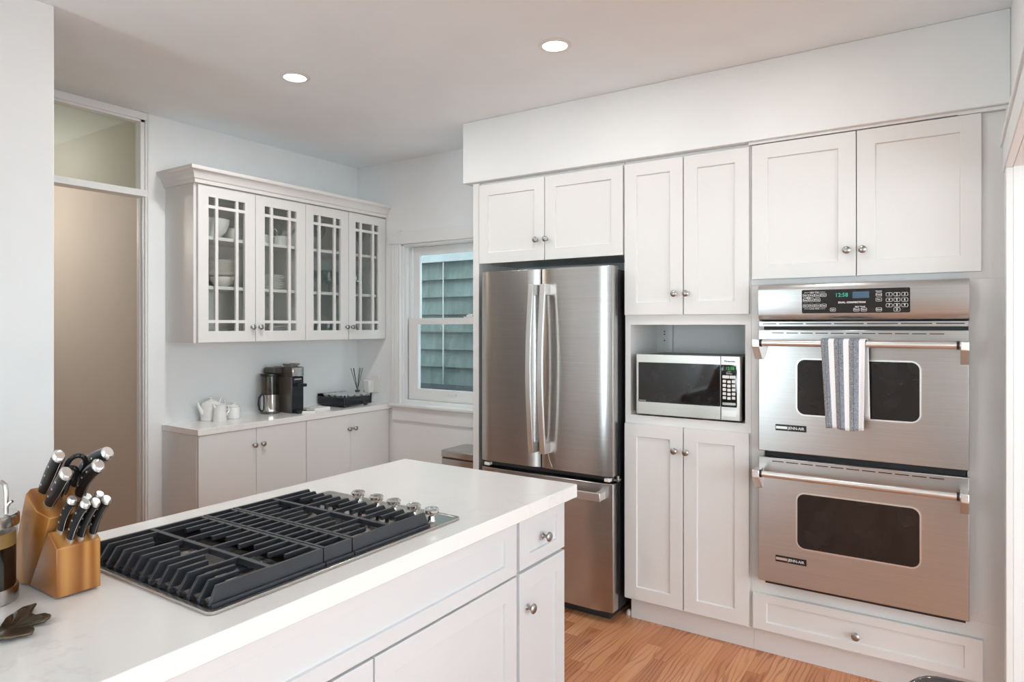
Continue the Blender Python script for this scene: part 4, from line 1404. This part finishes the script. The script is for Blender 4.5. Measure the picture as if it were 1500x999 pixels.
def knife(name, base, tip, label, w=0.0125, th=0.0108, curve=0.004, blade_len=0.05, group=None, flare=1.15):
    B, T = Vector(base), Vector(tip)
    ax = (T - B)
    L = ax.length
    ax.normalize()
    side = Vector((0, 1, 0))
    wide = ax.cross(side).normalized()                                  # width direction lies in the XZ plane
    t = thing(name, label, 'knife', B, group)
    n = 9
    pts, r1, r2 = [], [], []
    for i in range(n):
        f = i / (n - 1)
        p_ = B + ax * (0.016 + (L - 0.026) * f) + wide * (curve * math.sin(PI * f) * 1.0 - curve * 1.6 * f * f)
        pts.append(p_)
        k_ = 0.86 + 0.18 * math.sin(PI * f) ** 2 + (flare - 1) * f * f
        r1.append(w * k_)
        r2.append(th * (0.92 + 0.1 * f))
    MB().tube(pts, r1, 14, r2, up=wide).build('handle', M['black'], t, smooth=50)
    MB().tube([pts[-1] - ax * 0.0005, pts[-1] + ax * 0.006, pts[-1] + ax * 0.010], [r1[-1] * 1.03, r1[-1] * 1.03, r1[-1] * 0.8], 14, [r2[-1] * 1.05, r2[-1] * 1.05, r2[-1] * 0.8], up=wide).build('end_cap', M['satin'], t, smooth=50)
    MB().tube([B + ax * 0.001, B + ax * 0.008, pts[0] + ax * 0.001], [w * 0.75, w * 0.95, r1[0] * 1.03], 14, [th * 0.55, th * 0.9, r2[0] * 1.04], up=wide).build('bolster', M['satin'], t, smooth=50)
    MB().tube(pts, [r * 1.06 for r in r1], 12, 0.0017, up=wide).build('tang', M['satin'], t, smooth=50)
    for f in (2, 4, 6):
        c_ = pts[f]
        MB().cyl(c_ - side * (r2[f] + 0.0006), c_ + side * (r2[f] + 0.0006), 0.0024, 12).build('rivet', M['satin'], t)
    MB().tube([B + ax * 0.004, B - ax * blade_len * 0.5], w * 0.7, 4, 0.001, up=wide).build('blade', M['chrome'], t)
    return t


g1 = 'large knives in the rear tower'
knife('chef_knife', (-1.655, 0.640, 1.098), (-1.566, 0.640, 1.203), 'leftmost upright black-handled knife in the rear tower of the block', group=g1, w=0.0155, curve=0.001)
knife('carving_knife', (-1.607, 0.634, 1.086), (-1.518, 0.634, 1.173), 'second large knife, lower and in front of the leftmost one in the rear tower', group=g1, w=0.0150, curve=0.001)
knife('bread_knife', (-1.590, 0.685, 1.096), (-1.502, 0.685, 1.190), 'large curved-handle knife in the tower just above the steak knives', group=g1, w=0.0155, curve=0.007)
knife('slicing_knife', (-1.640, 0.692, 1.112), (-1.520, 0.712, 1.214), 'rearmost and tallest curved-handle knife on the right of the tower', group=g1, w=0.0145, curve=0.010)
# scissors
sc = thing('kitchen_scissors', 'black-handled kitchen scissors with a round loop, between the large knives', 'scissors', (-1.605, 0.665, 1.10))
MB().tube([(-1.600, 0.655, 1.10), (-1.584, 0.656, 1.125)], 0.008, 10, 0.003).build('blade', M['chrome'], sc)
cc = Vector((-1.566, 0.6715, 1.172))
e1 = Vector((0.62, 0, 0.78)).normalized()
e2 = Vector((0.30, 0.85, -0.24)).normalized()
lp = [cc + e1 * 0.030 * math.cos(a) + e2 * 0.0165 * math.sin(a) for a in [2 * PI * k / 24 for k in range(25)]]
MB().tube(lp, 0.0052, 8).build('loop', M['black'], sc, smooth=60)
cc2 = Vector((-1.572, 0.662, 1.152))
lp = [cc2 + e1 * 0.024 * math.cos(a) + e2 * 0.012 * math.sin(a) for a in [2 * PI * k / 24 for k in range(25)]]
MB().tube(lp, 0.0052, 8).build('loop', M['black'], sc, smooth=60)
MB().tube([(-1.592, 0.658, 1.112), (-1.586, 0.662, 1.130), (-1.582, 0.664, 1.146)], [0.009, 0.010, 0.007], 10, 0.006).build('shank', M['black'], sc)
# steak knives
g2 = 'steak knives in the front step'
wd = ['front-row steak knife nearest the camera, leftmost of four', 'second steak knife from the left in the front row', 'third steak knife from the left in the front row', 'rightmost steak knife of the front row',
      'left steak knife of the back row in the front step', 'right steak knife of the back row in the front step']
st = [((-1.552, 0.634, 1.034), (-1.513, 0.640, 1.122)), ((-1.527, 0.640, 1.020), (-1.474, 0.648, 1.119)), ((-1.527, 0.660, 1.020), (-1.476, 0.668, 1.117)), ((-1.527, 0.683, 1.020), (-1.478, 0.690, 1.117)),
      ((-1.553, 0.662, 1.034), (-1.512, 0.668, 1.121)), ((-1.553, 0.684, 1.034), (-1.512, 0.692, 1.121))]
for (b_, t_), l_ in zip(st, wd):
    knife('steak_knife', b_, t_, l_, 0.0108, 0.0078, 0.005, 0.03, g2, 1.2)

# ---------------------------------------------------------------- french press
fx, fy = -1.622, 0.533
fp_ = thing('french_press', 'glass french press of black coffee with steel lid at the left edge', 'coffee press', (fx, fy, TOP))
MB().lathe([(0, 0.0), (0.050, 0.0), (0.052, 0.002), (0.052, 0.030), (0.0505, 0.031), (0, 0.031)], (fx, fy, TOP + 0.0002), seg=40).build('base_cup', M['tray'], fp_)
MB().lathe([(0, 0.0315), (0.0475, 0.0315), (0.0475, 0.112), (0, 0.112)], (fx, fy, TOP), seg=40).build('coffee', M['coffee'], fp_)
MB().lathe([(0, 0.1122), (0.0475, 0.1122), (0.0475, 0.140), (0, 0.140)], (fx, fy, TOP), seg=40).build('foam', M['crema'], fp_)
MB().lathe([(0.0495, 0.0312), (0.0495, 0.152), (0.0483, 0.152), (0.0483, 0.0312)], (fx, fy, TOP), seg=40).build('beaker', M['glass'], fp_)
MB().lathe([(0, 0.1525), (0.053, 0.1525), (0.0535, 0.155), (0.0535, 0.172), (0.050, 0.176), (0, 0.178)], (fx, fy, TOP), seg=40).build('lid', M['tray'], fp_)
px_ = Vector((0.832, 0.555, 0))
o_ = Vector((fx, fy, TOP))
MB().tube([o_ + Vector((0, 0, 0.176)), o_ + Vector((0, 0, 0.235))], 0.003, 8).build('plunger_rod', M['chrome'], fp_)
MB().lathe([(0, 0), (0.010, 0), (0.014, 0.008), (0.012, 0.018), (0, 0.021)], (fx, fy, TOP + 0.234), seg=20).build('plunger_knob', M['chrome'], fp_)
hk = [o_ + px_ * a + Vector((0, 0, z)) for a, z in ((0.022, 0.240), (0.029, 0.242), (0.036, 0.236), (0.0385, 0.222), (0.0385, 0.178))]
MB().tube(hk, 0.0042, 8).build('lid_hook', M['tray'], fp_)
hk = [o_ + px_ * a + Vector((0, 0, z)) for a, z in ((0.0385, 0.180), (0.040, 0.192), (0.046, 0.200), (0.051, 0.203))]
MB().tube(hk, 0.003, 8).build('pour_tab', M['tray'], fp_)

# ---------------------------------------------------------------- leaf dish
lf = [(-1.3931, 0.4765), (-1.3771, 0.481), (-1.3836, 0.4986), (-1.3656, 0.5138), (-1.3800, 0.5230), (-1.4173, 0.5322), (-1.4050, 0.5480), (-1.4097, 0.5600), (-1.4300, 0.5700), (-1.4400, 0.5640),
      (-1.4430, 0.5500), (-1.4700, 0.5530), (-1.4831, 0.5603), (-1.5000, 0.5720), (-1.5130, 0.5660), (-1.5060, 0.5530), (-1.4955, 0.5445), (-1.4950, 0.5330), (-1.4866, 0.5247), (-1.4750, 0.5130), (-1.4609, 0.4997),
      (-1.4720, 0.4850), (-1.4700, 0.4640), (-1.4560, 0.4500), (-1.4480, 0.4300), (-1.4250, 0.4250), (-1.4120, 0.4400), (-1.3980, 0.4480), (-1.4040, 0.4640)]
lm = MB()
cxy = Vector((-1.440, 0.505))
rings = []
for f in (0.0, 0.35, 0.65, 0.85, 1.0):
    rr = []
    for k, (x, y) in enumerate(lf):
        q_ = cxy + (Vector((x, y)) - cxy) * max(f, 0.02)
        dist = (Vector((x, y)) - cxy).length
        z = TOP + 0.0045 + 0.007 * f * f * min(1, dist / 0.06) + 0.003 * math.sin(k * 2.1) * f
        rr.append(lm.bm.verts.new((q_.x, q_.y, z)))
    rings.append(rr)
n = len(lf)
lm.bm.faces.new(rings[0])
for a, b in zip(rings, rings[1:]):
    for k in range(n):
        j_ = (k + 1) % n
        lm.bm.faces.new((a[k], a[j_], b[j_], b[k]))
lo = lm.build('leaf_dish', M['bronze'], origin=(-1.44, 0.505, TOP), smooth=60)
md = lo.modifiers.new('thickness', 'SOLIDIFY')
md.thickness = 0.004
md.offset = -1
tag(lo, 'dark bronze leaf-shaped dish lying on the island worktop in the left corner', 'dish')

# ================================================================ OTHER THINGS
# waste bin behind the fridge panel
wb = thing('waste_bin', 'slim stainless waste bin with a lid below the window beside the tall panel', 'bin', (-2.48, 3.3, 0))
bx0, bx1, by0, by1 = -2.655, -2.345, 3.180, 3.44
MB().prism([(x, y, 0.003) for x, y in rrect(bx0, bx1, by0, by1, 0.03, 5)], (0, 0, 0.655)).build('bin_body', M['steel'], wb, smooth=40)
MB().prism([(x, y, 0.6585) for x, y in rrect(bx0 + 0.003, bx1 - 0.003, by0 + 0.003, by1 - 0.003, 0.028, 5)], (0, 0, 0.006)).build('seam', M['black'], wb, smooth=40)
MB().prism([(x, y, 0.665) for x, y in rrect(bx0 - 0.002, bx1 + 0.002, by0 - 0.002, by1 + 0.002, 0.03, 5)], (0, 0, 0.042)).build('lid', M['steel'], wb, smooth=40, bevel=0.006)

# recessed ceiling lights
for k, (x, y, lab) in enumerate(((-2.592, 2.050, 'recessed ceiling light near the glass-door cabinets'), (-1.397, 2.418, 'recessed ceiling light in front of the refrigerator'), (-0.588, 2.400, 'recessed ceiling light cut by the top edge, before the pantry'))):
    t = thing('ceiling_light', lab, 'ceiling light', (x, y, H), 'recessed ceiling lights')
    MB().lathe([(0.050, 0.0005), (0.068, 0.0005), (0.070, 0.003), (0.064, 0.006), (0.052, 0.006)][::1] + [(0.050, 0.0005)], (x, y, H), (0, 0, -1), 36).build('trim_ring', M['white'], t)
    MB().lathe([(0, 0.0008), (0.0495, 0.0008), (0.0495, 0.0035), (0, 0.0045)], (x, y, H), (0, 0, -1), 32).build('diffuser', M['lamp'], t)
    ld = bpy.data.lights.new('lamp_light', 'AREA')
    ld.shape = 'DISK'
    ld.size = 0.09
    ld.energy = (10, 2.5, 2.5)[k]
    ld.color = (1.0, 0.985, 0.97)
    lo_ = bpy.data.objects.new('lamp_light', ld)
    lo_.location = (0, 0, -0.008)
    lo_.parent = t
    COL.objects.link(lo_)

# unseen ceiling lamp added to brighten the hallway beyond the doorway
t = thing('hall_fill_lamp', 'unseen round fill lamp added to light the hallway beyond the doorway', 'ceiling light', (-4.85, 1.20, H))
MB().lathe([(0, 0.0005), (0.10, 0.0005), (0.11, 0.02), (0.08, 0.05), (0, 0.06)], (-4.85, 1.20, H), (0, 0, -1), 28).build('shade', M['white'], t)
ld = bpy.data.lights.new('hall_fill_light', 'POINT')
ld.energy = 9
ld.shadow_soft_size = 0.08
ld.color = (1.0, 0.94, 0.86)
lo_ = bpy.data.objects.new('hall_fill_light', ld)
lo_.location = (0, 0, -0.5)
lo_.parent = t
COL.objects.link(lo_)

# chair at the lower right
import_dir = Vector((0.989, 0.148, 0)).normalized()
fwd = Vector((-import_dir.y, import_dir.x, 0)) * -1
C0 = Vector((-0.078, 1.462, 0))
W_ = 0.42


def cpt(a, b, z):
    return C0 + import_dir * a + fwd * b + Vector((0, 0, z))


chr_ = thing('chair', 'dark metal-framed chair with a black back, cut by the lower right edge', 'chair', C0 + import_dir * W_ / 2)
zt_ = 0.807
arc = [cpt(0.045 - 0.045 * math.cos(R(a)), 0, zt_ - 0.045 + 0.045 * math.sin(R(a))) for a in range(0, 91, 15)]
arc2 = [cpt(W_ - 0.045 + 0.045 * math.sin(R(a)), 0, zt_ - 0.045 + 0.045 * math.cos(R(a))) for a in range(0, 91, 15)]
MB().tube([cpt(0, 0.02, 0.45)] + [cpt(0, 0.0, 0.65)] + arc + arc2 + [cpt(W_, 0, 0.65), cpt(W_, 0.02, 0.45)], 0.0125, 12).build('back_frame', M['gunmetal'], chr_, smooth=60)
MB().prism([cpt(u, -0.012, v) for u, v in rrect(0.016, W_ - 0.016, 0.52, zt_ - 0.016, 0.035, 5)], fwd * 0.024).build('backrest', M['black'], chr_, bevel=0.004)
MB().prism([cpt(u, v, 0.43) for u, v in rrect(0.0, W_, 0.02, 0.42, 0.04, 5)], (0, 0, 0.045)).build('seat', M['black'], chr_, bevel=0.008)
for u, v in ((0.03, 0.045), (W_ - 0.03, 0.045), (0.03, 0.395), (W_ - 0.03, 0.395)):
    MB().cyl(cpt(u, v, 0.0), cpt(u, v, 0.43), 0.0125, 12).build('leg', M['gunmetal'], chr_)

# neighbour's wall outside the window
nb = thing('neighbour_wall', 'weathered grey-green clapboard wall of the house outside the window', 'wall', (-3.6, 4.6, 0))
sd = MB()
z = 1.107 - 0.1545 * 9
while z < 3.3:
    sd.prism([(-6.5, y, zz) for y, zz in ((4.578, z), (4.612, z + 0.1545), (4.66, z + 0.1545), (4.66, z))], (6.5, 0, 0))
    z += 0.1545
sd.build('clapboards', M['siding'], nb, smooth=0)
MB().cyl((-3.772, 4.568, 0.93), (-3.772, 4.568, 2.03), 0.005, 8).build('cable', M['alu'], nb)
MB().box(-6.5, 0.0, 4.560, 4.5775, 2.036, 2.14).build('top_board', plain('pale_board', (0.27, 0.31, 0.32), 0.6), nb)  # paler band across the upper clapboards
gr = MB().box(-5.6, -1.4, 4.25, 4.57, -0.1, 0.955)
tag(gr.build('low_wall', plain('tarred_wall', (0.03, 0.035, 0.04), 0.8), origin=(-3.5, 4.4, 0)), 'dark low wall along the foot of the grey-green clapboards outside', 'wall')
